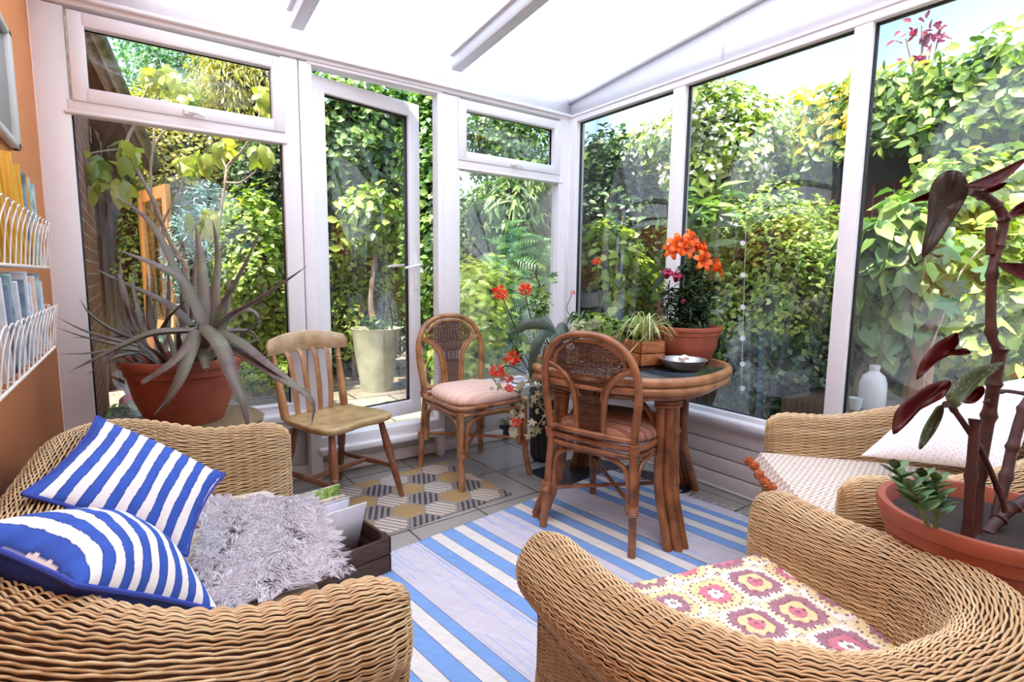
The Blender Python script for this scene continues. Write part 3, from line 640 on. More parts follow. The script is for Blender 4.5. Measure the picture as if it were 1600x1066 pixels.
# ================================================================== CUSHIONS AND THROWS
def noise1(x, seed=0, f=1.):
    x = np.asarray(x)*f+seed*17.3; i = np.floor(x).astype(int); t = x-i; h = lambda k: (np.sin(k*127.1+seed*311.7)*43758.5453) % 1
    t = t*t*(3-2*t); return h(i)*(1-t)+h(i+1)*t-.5
def lin(c): return np.array(S(c)[:3])
def pillow(name, label, corners, thick, face_col, back_mat, pip_mat, n=280, pinch=.10, facemat=None, cat='cushion', group=None, sag=0.):
    """corners TL,TR,BR,BL in world; normal from them. face_col(u,v)->rgb"""
    TL, TR, BR, BL = [np.array(c, float) for c in corners]
    cen = (TL+TR+BR+BL)/4; e = empty(name, label, cat, cen, group=group)
    u = np.linspace(-1, 1, n); U, Vv = np.meshgrid(u, u)
    pu = U*(1-pinch*(1-Vv**2)*0)-0; 
    # pinched sides
    Uu = U*(1-pinch*(1-np.abs(Vv)**2.2)); Vp = Vv*(1-pinch*(1-np.abs(U)**2.2))
    a = (Uu+1)/2; b = (Vp+1)/2
    P = (BL[None, None]*((1-a)*(1-b))[..., None]+BR*(a*(1-b))[..., None]+TR*(a*b)[..., None]+TL*((1-a)*b)[..., None])
    nn = norm(np.cross(BR-BL+TR-TL, TL-BL+TR-BR))
    f = (np.clip(1-U**2, 0, 1)**.55)*(np.clip(1-Vv**2, 0, 1)**.55)
    wr = .10*(noise1(U*3+Vv*2, 3, 1.7))*np.clip(f, 0, 1)+.06*noise1(U*2-Vv*6, 5, 1.3)*f
    H = thick*(f+wr*.6)
    P = P+np.array([0, 0, -sag])*(1-f)[..., None]
    Pf = P+nn*H[..., None]; Pb = P-nn*(H*.8)[..., None]
    i = (np.arange(n-1)[:, None]*n+np.arange(n-1)[None]).ravel(); Q = np.stack([i, i+1, i+n+1, i+n], -1)
    mk('cover', Pf.reshape(-1, 3), [Q], facemat or colmat(name+'_pattern', .85, 300, .0004), e, pat=face_col(U, Vv).reshape(-1, 3))
    mk('back_cover', Pb.reshape(-1, 3), [Q[:, ::-1]], back_mat, e)
    if pip_mat:
        m = n-1; idx = [(0, k) for k in range(m)]+[(k, m) for k in range(m)]+[(m, m-k) for k in range(m)]+[(m-k, 0) for k in range(m)]
        L = np.array([P[a_, b_] for a_, b_ in idx]); G().tube(L, .0045, 7, closed=True).build('piping', pip_mat, e)
    return e
NAVY = plain('navy_cushion_cotton', (36, 64, 150), rough=.85, c2=(26, 46, 112), scale=30)
BLUEPIP = plain('blue_piping', (54, 74, 170), rough=.8, var=.1)
def stripes(nb, seed, along='u', edge=.035):
    def fn(U, V):
        a = (U if along == 'u' else V); b = (V if along == 'u' else U)
        x = (a+1)/2*nb+.16*noise1(b*2.3+a*3.1, seed, 1.)+.05*noise1(b*8+a*7, seed+1, 1.)
        fr_ = x % 1; on = (fr_ < .52)
        blue = lin((52, 92, 190)); dark = lin((36, 56, 128)); white = lin((240, 234, 232))
        k = np.clip(np.minimum(fr_, .52-fr_)/.07, 0, 1)[..., None]; m = (.5+.9*noise1(b*5+a*3, seed+4, 1.4))[..., None]
        bc = dark*(1-k)+(blue*(1-np.clip(m, 0, 1)*.35)+dark*np.clip(m, 0, 1)*.35)*k
        return np.where(on[..., None], bc, white)
    return fn
c1 = [PZ(152, 652, .765), PZ(350, 742, .635), PZ(292, 868, .525), PZ(36, 772, .715)]
pillow('striped_cushion', 'blue and white striped cushion leaning in the far corner of the sofa', c1, .062, stripes(7.6, 2), NAVY, BLUEPIP, group='striped cushions on the sofa')
c2 = [PZ(-60, 800, .62), PZ(200, 822, .53), PZ(345, 952, .50), PZ(112, 905, .655)]
c2 = [PZ(-90, 830, .76), PZ(170, 845, .55), PZ(345, 957, .51), PZ(118, 915, .70)]
pillow('striped_cushion', 'blue and white striped cushion slumped against the near sofa arm, navy back showing', c2, .085, stripes(8.2, 9), NAVY, BLUEPIP, group='striped cushions on the sofa')
# grey fur throw : a cloth draped over the seat plus its pile
FUR = leafmat('grey_fur', [(178, 168, 174), (212, 204, 210), (238, 232, 236)], transl=.12, rough=.7)
fe2 = empty('fur_throw', 'shaggy pale grey fur throw spread over the sofa seat', 'throw', PZ(400, 850, .43))
q = [PZ(318, 794, .437), PZ(476, 790, .437), PZ(540, 905, .437), PZ(296, 985, .437)]
n = 40; uu, vv = np.meshgrid(np.linspace(0, 1, n), np.linspace(0, 1, n)); Pf = ((1-uu)*(1-vv))[..., None]*q[0]+(uu*(1-vv))[..., None]*q[1]+(uu*vv)[..., None]*q[2]+((1-uu)*vv)[..., None]*q[3]
edge = np.clip((Pf[..., 0]+2.185)/.05, 0, 1); Pf[..., 2] += .012+.008*noise1(uu*6+vv*3, 2)-edge*.0
sheet(Pf, 'hide', plain('grey_fur_hide', (176, 166, 170), rough=.95), fe2, world=True)
nh = 30000
nc_ = 1900; ca0 = rng.uniform(0, 1, nc_); cb0 = rng.uniform(0, 1, nc_); ci_ = rng.integers(0, nc_, nh); jit = rng.normal(0, .016, (2, nh))
a = np.clip(ca0[ci_]+jit[0], 0, 1); b = np.clip(cb0[ci_]+jit[1], 0, 1)
B0 = ((1-a)*(1-b))[:, None]*q[0]+(a*(1-b))[:, None]*q[1]+(a*b)[:, None]*q[2]+((1-a)*b)[:, None]*q[3]; B0[:, 2] += .014
cl_ang = noise1(ca0*5+cb0*2, 1)*5+noise1(cb0*7-ca0*3, 2)*4+rng.normal(0, .8, nc_)-.4
ang = cl_ang[ci_]+rng.normal(0, .12, nh)
dirv = np.stack([np.cos(ang), np.sin(ang), rng.uniform(.12, .5, nh)], 1); Lh = rng.uniform(.03, .055, nh)
wv = np.stack([-dirv[:, 1], dirv[:, 0], np.zeros(nh)], 1)*.0011
Bc = ((1-ca0)*(1-cb0))[:, None]*q[0]+(ca0*(1-cb0))[:, None]*q[1]+(ca0*cb0)[:, None]*q[2]+((1-ca0)*cb0)[:, None]*q[3]
tipc = Bc[ci_]+np.stack([np.cos(cl_ang), np.sin(cl_ang), np.full(nc_, .3)], 1)[ci_]*.045+[0, 0, .016]
mid_ = B0+dirv*Lh[:, None]*.5+[0, 0, .006]; tip = tipc*.72+(B0+dirv*Lh[:, None]*[1, 1, .55])*.28; 
V = np.stack([B0-wv, B0+wv, mid_+wv, mid_-wv, tip], 1).reshape(-1, 3); o = (np.arange(nh)*5)[:, None]
rr = np.clip(.5+rng.normal(0, .25, nc_)[ci_]+rng.normal(0, .1, nh), 0, 1)
mk('pile', V, [np.hstack([o, o+1, o+2, o+3]), np.hstack([o+3, o+2, o+4])], FUR, fe2, smooth=False, rnd=np.concatenate([rr, rr]))['kind'] = 'stuff'

# pattern-coloured grids laid on a surface: origin frame (o, ex, ey), size
def grid_cloth(name, o, ex, ey, w, h, nx, ny, zfun, colfun, mat, parent=None, thick=.004, lim=None):
    u, v = np.meshgrid(np.linspace(0, w, nx), np.linspace(0, h, ny)); ex = np.array(ex, float); ey = np.array(ey, float)
    uu_ = u if lim is None else np.clip(u, w/2-lim(v), w/2+lim(v)); P = np.array(o, float)+uu_[..., None]*ex+v[..., None]*ey; Z, = (zfun(u, v),); P[..., 2] += Z
    C = colfun(u, v); i = (np.arange(ny-1)[:, None]*nx+np.arange(nx-1)[None]).ravel(); Q = np.stack([i, i+1, i+nx+1, i+nx], -1)
    Vt = P.reshape(-1, 3); Vb = Vt-[0, 0, thick]
    bd = list(range(nx-1))+[k*nx+nx-1 for k in range(ny-1)]+[(ny-1)*nx+k for k in range(nx-1, 0, -1)]+[k*nx for k in range(ny-1, 0, -1)]
    bd = np.array(bd); b2 = np.roll(bd, -1); m = len(Vt); Qs = np.stack([bd, bd+m, b2+m, b2], -1)
    return mk(name, np.vstack([Vt, Vb]), [Q, Q[:, ::-1]+m, Qs], mat, parent, pat=np.vstack([C.reshape(-1, 3)]*2), world=True)
# ---- crochet blanket on the armchair seat
def frame_of(loc, rz): c, s = math.cos(rz), math.sin(rz); return np.array([loc[0], loc[1], 0]), np.array([c, s, 0]), np.array([-s, c, 0])
o, ex, ey = frame_of(ac.location, ac.rotation_euler[2])
def crochet(u, v):
    s = .122; gx, gy = np.floor(u/s), np.floor(v/s); fx, fy = (u/s-gx-.5)*2, (v/s-gy-.5)*2
    mm_ = (abs(fx)**4+abs(fy)**4)**.25*.93+.05*noise1(u*90+v*60, 2)+.03*np.cos(np.arctan2(fy, fx)*8); k = np.floor(mm_*3.99); k = np.clip(k, 0, 3)
    hsh = ((np.sin(gx*12.99+gy*78.23)*43758.5) % 1); pal = [(242, 236, 228), (212, 124, 142), (232, 214, 160), (168, 118, 134), (226, 196, 186), (236, 220, 184)]
    pl = np.array([lin(c) for c in pal]); c0 = np.where(hsh < .6, 0, 1); c1 = np.where(hsh < .3, 3, np.where(hsh < .65, 1, 2)); c2 = np.where(hsh < .5, 2, 3); c3 = np.where(((gx+gy) % 2) == 0, 0, 5)
    ci = np.select([k == 0, k == 1, k == 2], [c0, c1, c2], c3).astype(int); c = pl[ci]
    rr_ = mm_*3.99; al = np.where(abs(fx) > abs(fy), fy, fx)*(k+1.)*2.2; hole = ((rr_ % 1) < .30) & (np.cos(al*PI*1.2) > .15)
    c = np.where(hole[..., None], lin((140, 92, 92)), c*(1+.12*noise1(u*900+v*700, 2))[..., None]); return c
def crz(u, v):
    s = .122; fx, fy = ((u/s) % 1-.5)*2, ((v/s) % 1-.5)*2; e_ = np.minimum.reduce([u, w_-u, v, h_-v])
    return .004*np.abs(np.cos(fx*8)*np.cos(fy*8))+.006*noise1(u*14+v*9, 4)-.0*e_
w_, h_ = AW-.13, AD-.02
ctop = o+ex*(-w_/2)+ey*(-AD/2+.07)+np.array([0, 0, .366])
cb = grid_cloth('crochet_blanket', ctop, ex, ey, w_, h_, 300, 330, lambda u, v: crz(u, v)-np.clip(v-(h_-.05), 0, 1)**1*1.2, crochet, colmat('crochet_wool', .95, 260, .0015, .3), lim=lambda v: inner_half(v-AD/2+.07)+.004)
tag(cb, 'crochet blanket of pink, cream and mauve granny squares on the near armchair seat', 'blanket')
# ---- zigzag throw with pompoms on the right armchair
o2, fx2, fy2 = frame_of(ac2.location, ac2.rotation_euler[2])
def zig(u, v):
    t = (v+.018*np.abs(((u/.036) % 1)-.5)*2)/.020; on = (t % 1) < .52; g_ = noise1(u*400+v*310, 3)*.1
    return np.where(on[..., None], lin((236, 224, 214)), lin((190, 162, 140)))*(1+g_)[..., None]
w2 = AW-.12; h2 = AD+.085
th_ = empty('zigzag_throw', 'cream and beige zigzag throw hanging over the front of the far armchair seat', 'throw', o2+fy2*.3)
def zz(u, v):
    d = np.clip(v-(h2-.035), 0, 1); return .006*noise1(u*9+v*4, 8)-np.clip(d-.01, 0, 1)*1.7
grid_cloth('throw_cloth', o2+fx2*(-w2/2)+fy2*(-AD/2+.06)+np.array([0, 0, .436]), fx2, fy2, w2, h2, 240, 300, zz, zig, colmat('zigzag_weave', .9, 240, .001), th_, lim=lambda v: inner_half(v-AD/2+.06)+.004)
POM = leafmat('rust_pompom', [(176, 88, 44), (206, 116, 66), (150, 70, 36)], transl=.05)
for k in range(9):
    c = o2+fx2*(-w2/2-.004+(w2+.008)*k/8)+fy2*(-AD/2+.06+h2+.012)+np.array([0, 0, .398+.005*math.sin(k*2.)])
    V, F = blob((.017, .017, .017), c, k, amp=.08); pm = mk('pompom', V, [F], plain('rust_pompom_core', (186, 98, 52), rough=.95), th_)
    d = rng.normal(0, 1, (260, 3)); d /= np.linalg.norm(d, axis=1)[:, None]; leaves('tuft', c+d*.0155, d, .007, 'small', POM, pm, axis=d, tilt=.5)
# white pillow
def lace(U, V):
    h_ = noise1(U*60+V*13, 3)*noise1(V*70-U*11, 5); on = (np.sin(U*75+np.sin(V*40)*.8)*np.sin(V*75+np.sin(U*37)) > .55)
    return np.where(on[..., None], lin((222, 214, 218)), lin((244, 240, 242)))
wp = [PD(1415, 665, 1.92), PD(1620, 575, 1.62), PD(1650, 690, 1.62), PD(1350, 712, 1.88)]
wp = [PD(1445, 636, 1.93), PD(1660, 578, 1.60), PD(1580, 742, 1.50), PD(1345, 712, 1.80)]
pillow('white_pillow', 'white textured pillow propped in the armchair by the window', wp, .075, lace, plain('white_pillow_cotton', (240, 236, 238), rough=.9, var=.04), None, pinch=.06)

# ================================================================== RUGS
def rug_cols(u, v):
    per = .47; t = (u+.08) % per; B = ((t > .19) & (t < .248)) | ((t > .305) & (t < .368)) | ((t > .424) & (t < .478-.0))
    L = (t < .19); bl = lin((128, 166, 222)); wh = lin((232, 226, 220)); lv = lin((212, 206, 216))
    wig = 0.0018*noise1(v*12, 3)
    c = np.where(B[..., None], bl, np.where(L[..., None], lv, wh))
    st = (L & (noise1(u*260, 7)*1.0+noise1(v*3.+np.floor(u*260)*3.3, 5) > .52)); c = np.where(st[..., None], lin((160, 182, 226)), c)
    edge = (np.abs(((t-.19))) < .0016) | (np.abs(t-.248) < .0016) | (np.abs(t-.305) < .0016) | (np.abs(t-.368) < .0016) | (np.abs(t-.424) < .0016) | (np.abs(t-.468) < .0016)
    c = np.where(edge[..., None], lin((120, 116, 132)), c)
    return c*(1+.16*noise1(u*350+v*180, 2)+.08*noise1(v*240, 9))[..., None]
ra = math.radians(7); ru = np.array([math.cos(ra), math.sin(ra), 0]); rv = np.array([-ru[1], ru[0], 0]); ro = PZ(615, 862)
r0 = ro+ru*(-.62)-rv*1.9
L_ = 2.02; Wd = 1.895
rug = empty('striped_rug', 'blue, lavender and cream striped cotton rug under the rattan table', 'rug', ro+ru*.4-rv*.8)
grid_cloth('rug_weave', r0+np.array([0, 0, .009]), ru, rv, L_, Wd, 700, 160, lambda u, v: .0008*noise1(u*300, 3)+.0012*noise1(v*5+u*3, 4), lambda u, v: rug_cols(u-.62, v), colmat('rug_cotton', .95, 420, .0008), rug, .008)
g = G()
for k in range(70):
    b_ = r0+ru*L_+rv*(Wd*(k+.5)/70); a_ = R_.uniform(-.5, .5); tp = b_+ru*.05*math.cos(a_)+rv*.05*math.sin(a_)
    g.tube(catmull([b_+[0, 0, .006], (b_+tp)/2+rv*R_.uniform(-.008, .008)+[0, 0, .006], tp+[0, 0, .003]], 4), [.0025]*4+[.0035]*4+[.0015], 5)
fr_o = g.build('fringe', plain('cotton_fringe', (206, 196, 184), rough=.9), rug); fr_o['kind'] = 'stuff'
# hexagon door mat
ma = math.atan2(*(PZ(797, 771)-PZ(610, 833))[[1, 0]]); mu = np.array([math.cos(ma), math.sin(ma), 0]); mv = np.array([-mu[1], mu[0], 0])
def mat_cols(u, v):
    s = .088; base = lin((150, 138, 130)); q_ = (2/3*u)/s; r_ = (-1/3*u+math.sqrt(3)/3*v)/s; x, z = q_, r_; y = -x-z
    rx, ry, rz = np.round(x), np.round(y), np.round(z); dx, dy, dz = abs(rx-x), abs(ry-y), abs(rz-z)
    rx = np.where((dx > dy) & (dx > dz), -ry-rz, rx); rz = np.where(~((dx > dy) & (dx > dz)) & ~(dy > dz), -rx-ry if False else -rx-np.where((dy > dz), -rx-rz, ry), rz)
    cx = s*1.5*rx; cy = s*math.sqrt(3)*(rz+rx/2); lx, ly = u-cx, v-cy
    d = np.maximum(np.abs(ly), np.abs(lx)*.866+np.abs(ly)*.5); ins = d < s*.80
    ty = (rx-rz) % 3; a_ = np.select([ty == 0, ty == 1], [PI/3, -PI/3], 0.); tt = lx*-np.sin(a_)+ly*np.cos(a_)
    bars = ((tt/.027+.5) % 1) < .52
    c = np.where(((ty == 0) & ins & bars)[..., None], lin((72, 72, 82)), base); c = np.where(((ty == 1) & ins & bars)[..., None], lin((214, 202, 190)), c)
    c = np.where(((ty == 2) & ins)[..., None], np.where((((tt/.011) % 1) < .6)[..., None], lin((182, 152, 104)), lin((160, 130, 90))), c)
    return c*(1+.22*noise1(u*420+v*313, 2)+.12*noise1(v*500, 3))[..., None]
mw, mh = 1.04, .62
m0 = PZ(800, 773)-mu*mw-np.array([0, 0, 0])
mt = grid_cloth('hexagon_mat', m0+np.array([0, 0, .0085]), mu, mv, mw, mh, 330, 230, lambda u, v: .0006*noise1(u*300+v*200, 3)-.004*(np.minimum.reduce([u, mw-u, v, mh-v]) < .004), mat_cols, colmat('mat_fibre', .95, 500, .001), None, .0075)
tag(mt, 'grey door mat with ochre, black and white hexagons', 'mat')
# dark slate slab under the table
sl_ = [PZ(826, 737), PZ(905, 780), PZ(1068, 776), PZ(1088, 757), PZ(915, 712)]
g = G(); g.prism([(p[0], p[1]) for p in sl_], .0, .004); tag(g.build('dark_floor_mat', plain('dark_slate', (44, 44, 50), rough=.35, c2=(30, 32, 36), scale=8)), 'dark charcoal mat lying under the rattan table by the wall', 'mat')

# ================================================================== RATTAN TABLE AND CHAIRS
def ratmat(name, a, b, cc):
    t = NT(name); p = t.pr(Roughness=.34); p.inputs['Coat Weight'].default_value = .25; tc = t.n('TexCoord'); nz = t.n('TexNoise'); nz.inputs['Scale'].default_value = 14; nz.inputs['Detail'].default_value = 6; t.l(tc.outputs['Object'], nz.inputs[0])
    rp = t.ramp([(.28, S(b)), (.5, S(a)), (.72, S(cc))]); t.l(nz.outputs[0], rp.inputs[0]); t.l(rp.outputs[0], p.inputs[0]); return t.m
RAT = ratmat('brown_rattan_pole', (142, 88, 54), (98, 58, 36), (172, 114, 74))
RATL = ratmat('honey_rattan_pole', (166, 114, 74), (122, 78, 48), (192, 142, 98))
PANELW = wickermat('dark_woven_cane', [(70, 38, 24), (104, 62, 40), (132, 84, 56)])
WRAP = ratmat('rattan_binding', (150, 90, 54), (100, 56, 34), (176, 116, 74))
def wrap(g, p, q, r, n=5):
    p = np.array(p, float); q = np.array(q, float)
    P = np.array([p+(q-p)*t for t in np.linspace(0, 1, n*4+1)]); rr = r*(1+.06*np.cos(np.linspace(0, n*2*PI, n*4+1))); g.tube(P, rr, 12)
def rattan_chair(label, loc, rz, pole, seatmat, group='rattan dining chairs'):
    e = empty('rattan_chair', label, 'chair', loc, rz, group); b = dict(parent=e, world=False)
    hw = .195; by = -.20; fy = .205
    # hoop back with rear legs in one bent pole
    for sx in (-1, 1):
        G().tube(catmull([(sx*.212, by-.025, 0), (sx*.203, by-.01, .2), (sx*.192, by, .42)], 8), .0165, 12).build('rear_leg', pole, **b)
        G().tube(catmull([(sx*.225, fy+.035, 0), (sx*.212, fy+.008, .16), (sx*.208, fy, .41)], 8), .0165, 12).build('front_leg', pole, **b)
    z0 = .40
    hp = [(-.192, by, z0), (-.200, by-.010, .51), (-.214, by-.022, .64), (-.210, by-.034, .75), (-.166, by-.046, .848), (-.09, by-.054, .90), (0, by-.056, .913)]
    hp = hp+[(-x, y, z) for x, y, z in hp[::-1][1:]]
    G().tube(catmull(hp, 8), .0165, 12).build('back_hoop', pole, **b)
    def yb(z): return np.interp(z, [.40, .51, .64, .75, .848, .913], [by, by-.010, by-.022, by-.034, by-.046, by-.056])
    hp2 = [(-.165, yb(.755)+.0, .765), (-.145, yb(.82), .825), (-.08, yb(.87), .873), (0, yb(.88), .885)]; hp2 = hp2+[(-x, y, z) for x, y, z in hp2[::-1][1:]]
    G().tube(catmull(hp2, 8), .008, 8).build('inner_hoop', pole, **b)
    for sx in (-1, 1):
        q_ = [(sx*.062, yb(.47), .465), (sx*.066, yb(.58), .585), (sx*.085, yb(.67), .675), (sx*.135, yb(.74), .742), (sx*.203, yb(.775)+.004, .774)]
        G().tube(catmull(q_, 8), .0125, 10).tube(catmull([(x-sx*.018, y+.004, z+.008) for x, y, z in q_], 8), .006, 8).build('splat_pole', pole, **b)
    G().tube(catmull([(-.19, by-.008, .46), (0, by-.03, .463), (.19, by-.008, .46)], 8), .014, 10).build('lower_rail', pole, **b)
    # woven splat
    zs = np.linspace(.475, .878, 104)
    def hwid(z): return np.interp(z, [.47, .63, .69, .733, .765, .82, .86, .88], [.050, .052, .066, .098, .15, .14, .085, .03])
    us = np.linspace(-1, 1, 60); Pg = np.array([[(u*hwid(z), yb(z)-.001, z) for u in us] for z in zs])
    sel = (zs < .63) | (zs > .685); 
    weave(Pg[sel], 'woven_splat', PANELW, e, lam=.011, amp=.0020, rib=.0004, r=.0020, rw=.0023)
    g = G()
    for k in range(7):
        x = -.036+.012*k; g.tube([(x, yb(.62), .62), (x*1.15+.003*math.sin(k*3), yb(.65)+.002, .655), (x*1.2, yb(.695), .70)], .003, 6)
    g.build('cane_lacing', PANELW, **b)
    # seat frames
    def ringp(z, k, rr): 
        P = [(-.205*k, fy, z), (0, fy+.02, z), (.205*k, fy, z), (.205*k, 0, z), (.185*k, by+.01, z), (0, by-.012, z), (-.185*k, by+.01, z), (-.205*k, 0, z)]
        return catmull(P, 6, closed=True)
    G().tube(ringp(.425, 1.04, 0), .013, 10, closed=True).build('seat_ring', pole, **b)
    G().tube(ringp(.392, .99, 0), .012, 10, closed=True).build('lower_seat_ring', pole, **b)
    # seat pad
    nn_ = 40; a_ = np.linspace(0, 2*PI, nn_, endpoint=False); V = []; 
    lay = [(0, .432, 0), (.80, .428, 0), (.97, .434, 0), (1.0, .452, 0), (.975, .472, 0), (.88, .488, 0), (.6, .5, 0), (.3, .505, 0), (.0, .506, 0)]
    for k, z, _ in lay:
        for t in a_:
            c, s = math.cos(t), math.sin(t); m = (abs(c)**3.6+abs(s)**3.6)**(-1/3.6); x = c*m*.222*k; y = s*m*.215*k; x *= 1+.10*(y/.215); V.append((x, y+.012, z))
    V = np.array(V); i = np.arange(len(lay)-1)[:, None]*nn_; j = np.arange(nn_)[None]; Q = np.stack([i+j, i+(j+1) % nn_, i+nn_+(j+1) % nn_, i+nn_+j], -1).reshape(-1, 4)
    mk('seat_pad', V, [Q], seatmat, e, world=False)
    # arch braces
    for (x0, y0, x1, y1) in ((-.2, fy, .2, fy), (-.2, by, .2, by), (-.2, by, -.208, fy), (.2, by, .208, fy)):
        p = np.array([x0, y0, 0]); q_ = np.array([x1, y1, 0]); u = q_-p; L = np.linalg.norm(u); u = u/L; o_ = .024
        K = [p+u*o_+[0, 0, .17], p+u*o_+[0, 0, .27], p+u*(o_+.02)+[0, 0, .34], p+u*(L*.28)+[0, 0, .372], p+u*L*.5+[0, 0, .376], p+u*(L*.72)+[0, 0, .372], q_-u*(o_+.02)+[0, 0, .34], q_-u*o_+[0, 0, .27], q_-u*o_+[0, 0, .17]]
        G().tube(catmull(K, 6), .0105, 9).build('arch_brace', pole, **b)
    for s1, s2 in ((-1, 1), (1, -1)):
        G().tube([(s1*.205, by-.02, .19+.012*s1), (s2*.205, fy-.005, .19+.012*s1)], .0095, 8).build('cross_stretcher', pole, **b)
    for sx in (-1, 1):
        for y, yy in ((by-.02, by), (fy+.012, fy)):
            g = G(); wrap(g, (sx*.205, y+(.012 if yy > 0 else 0)*0, .17), (sx*.202, y+(.002 if yy < 0 else -.002), .205), .025, 4); g.build('binding', WRAP, **b)
        g = G(); wrap(g, (sx*.195, by-.002, .415), (sx*.198, by-.01, .45), .0205, 4); g.build('binding', WRAP, **b)
    for ch in e.children:
        if ch.name.split('.')[0] in ('back_hoop', 'inner_hoop', 'splat_pole', 'woven_splat', 'cane_lacing'):
            me = ch.data; co = np.empty(len(me.vertices)*3, np.float32); me.vertices.foreach_get('co', co); co = co.reshape(-1, 3); m = co[:, 2] > .45; co[m, 2] = .45+(co[m, 2]-.45)*.905; me.vertices.foreach_set('co', co.ravel()); me.update()
    return e
def padmat(name, c1_, c2_, c3_):
    t = NT(name); p = t.pr(Roughness=.85); tc = t.n('TexCoord'); wv = t.n('TexWave'); wv.bands_direction = 'Y'; wv.inputs['Scale'].default_value = 7; wv.inputs['Distortion'].default_value = 5; wv.inputs['Detail'].default_value = 3; t.l(tc.outputs['Object'], wv.inputs[0])
    rp = t.ramp([(.2, S(c1_)), (.5, S(c2_)), (.8, S(c3_))]); t.l(wv.outputs[0], rp.inputs[0]); t.l(rp.outputs[0], p.inputs[0])
    nz = t.n('TexNoise'); nz.inputs['Scale'].default_value = 200; t.l(tc.outputs['Object'], nz.inputs[0]); t.l(t.bump(nz.outputs[0], .001).outputs[0], p.inputs['Normal']); return t.m
rattan_chair('honey rattan chair with a peach striped seat pad standing by the open door', (-.955, -.325, .004), math.radians(180-(-3)) if False else math.radians(183), RATL, padmat('peach_pad', (240, 204, 186), (248, 222, 208), (236, 192, 174)))
rattan_chair('dark rattan chair tucked at the table, its woven back towards the room', (-.785, -1.25, .010), math.radians(-73), RAT, padmat('brown_floral_pad', (176, 122, 100), (196, 146, 122), (150, 96, 80)))
# ---- table
TC = np.array([-.60, -1.15, 0]); tha = math.radians(14); TX = np.array([math.cos(tha), math.sin(tha), 0]); TY = np.array([-TX[1], TX[0], 0])
tb = empty('rattan_table', 'oval rattan dining table with a dark glass top crowded with pot plants', 'table', TC)
def oval(a, b, z, n=96, e_=2.5):
    t = np.arange(n)*2*PI/n; c, s = np.cos(t), np.sin(t); x = a*np.sign(c)*np.abs(c)**(2/e_); y = b*np.sign(s)*np.abs(s)**(2/e_); return TC+x[:, None]*TX+y[:, None]*TY+np.array([0, 0, z])
TA, TB = .42, .425
G().tube(resample(np.vstack([oval(TA, TB, .700), oval(TA, TB, .700)[:1]]), n=120)[:-1], .0195, 12, closed=True).build('upper_rim', RATL, tb)
G().tube(resample(np.vstack([oval(TA-.004, TB-.004, .664), oval(TA, TB, .664)[:1]]), n=120)[:-1], .0185, 12, closed=True).build('lower_rim', RATL, tb)
t = NT('dark_table_glass'); t.pr(**{'Roughness': .03, 'Base Color': S((22, 22, 22)), 'Specular IOR Level': .6})
o_ = oval(TA-.012, TB-.012, .0); G().prism(o_[:, :2], .704, .713).build('glass_top', t.m, tb, smooth=False)
G().tube(resample(np.vstack([oval(TA-.05, TB-.05, .632), oval(TA-.05, TB-.05, .632)[:1]]), n=100)[:-1], .016, 10, closed=True).build('apron_ring', RAT, tb)
G().prism(oval(TA-.02, TB-.02, 0)[:, :2], .684, .699).build('underboard', plain('dark_underboard', (70, 44, 30), rough=.7), tb, smooth=False)
feet = [np.array([-.731, -1.560, 0]), np.array([-1.002, -1.025, 0]), np.array([-.135, -1.178, 0]), np.array([-.415, -.645, 0])]
for f_ in feet:
    d = f_-TC; d[2] = 0; out = norm(d); top = TC+d*.80; side = np.array([-out[1], out[0], 0])
    lg = empty('x', 'x', 'x'); bpy.data.objects.remove(lg)
    g = G()
    for k in (-1, 0, 1):
        off = side*.034*k+(out*.012 if k == 0 else 0)
        g.tube(catmull([top+off+[0, 0, .64], top+off+[0, 0, .45], top+off*1.05+out*.008+[0, 0, .25], f_+off*1.1-out*.02+[0, 0, .09], f_+off*1.15+out*.015], 8), .0195, 12)
    lg = g.build('leg', RAT, tb)
    g = G()
    for z in (.585, .60, .615, .63): g.tube(catmull([top+side*.06+[0, 0, z], top+out*.036+[0, 0, z], top-side*.06+[0, 0, z], top-out*.022+[0, 0, z]], 6, closed=True), .0085, 6, closed=True)
    g.build('binding', WRAP, lg)
for a_, b_ in ((0, 1), (0, 2), (1, 3), (2, 3)):
    p = TC+(feet[a_]-TC)*.78; q_ = TC+(feet[b_]-TC)*.78; u = q_-p; L = np.linalg.norm(u); u = u/L
    K = [p+u*.045+[0, 0, .36], p+u*.05+[0, 0, .48], p+u*.10+[0, 0, .575], p+u*.2+[0, 0, .608], q_-u*.2+[0, 0, .608], q_-u*.10+[0, 0, .575], q_-u*.05+[0, 0, .48], q_-u*.045+[0, 0, .36]]
    G().tube(catmull(K, 6), .012, 9).build('arch_brace', RAT, tb)

# ================================================================== SLATTED WOODEN CHAIR
WOOD = ratmat('waxed_beech', (168, 120, 80), (132, 88, 56), (188, 142, 100)); WOODLIT = ratmat('beech_lit_from_above', (198, 170, 134), (172, 140, 102), (214, 190, 156)); WOODD = ratmat('dark_waxed_leg', (128, 78, 52), (96, 56, 38), (150, 98, 66))  # paler beech is for the top rail: light from above painted in
WOODS = ratmat('worn_seat_wood', (188, 156, 108), (160, 124, 80), (204, 176, 128))
wc = empty('slatback_chair', 'wooden slat-back kitchen chair with turned legs beside the aloe', 'chair', (-1.715, -.33, .004), math.radians(202)); wb_ = dict(parent=wc, world=False)
sz = .425; pts = [(-.19, -.18), (-.12, -.195), (0, -.2), (.12, -.195), (.19, -.18), (.215, -.05), (.225, .08), (.21, .17), (.15, .20), (.07, .195), (0, .185), (-.07, .195), (-.15, .20), (-.21, .17), (-.225, .08), (-.215, -.05)]
pp = catmull([(x, y, 0) for x, y in pts], 4, closed=True)[:, :2]
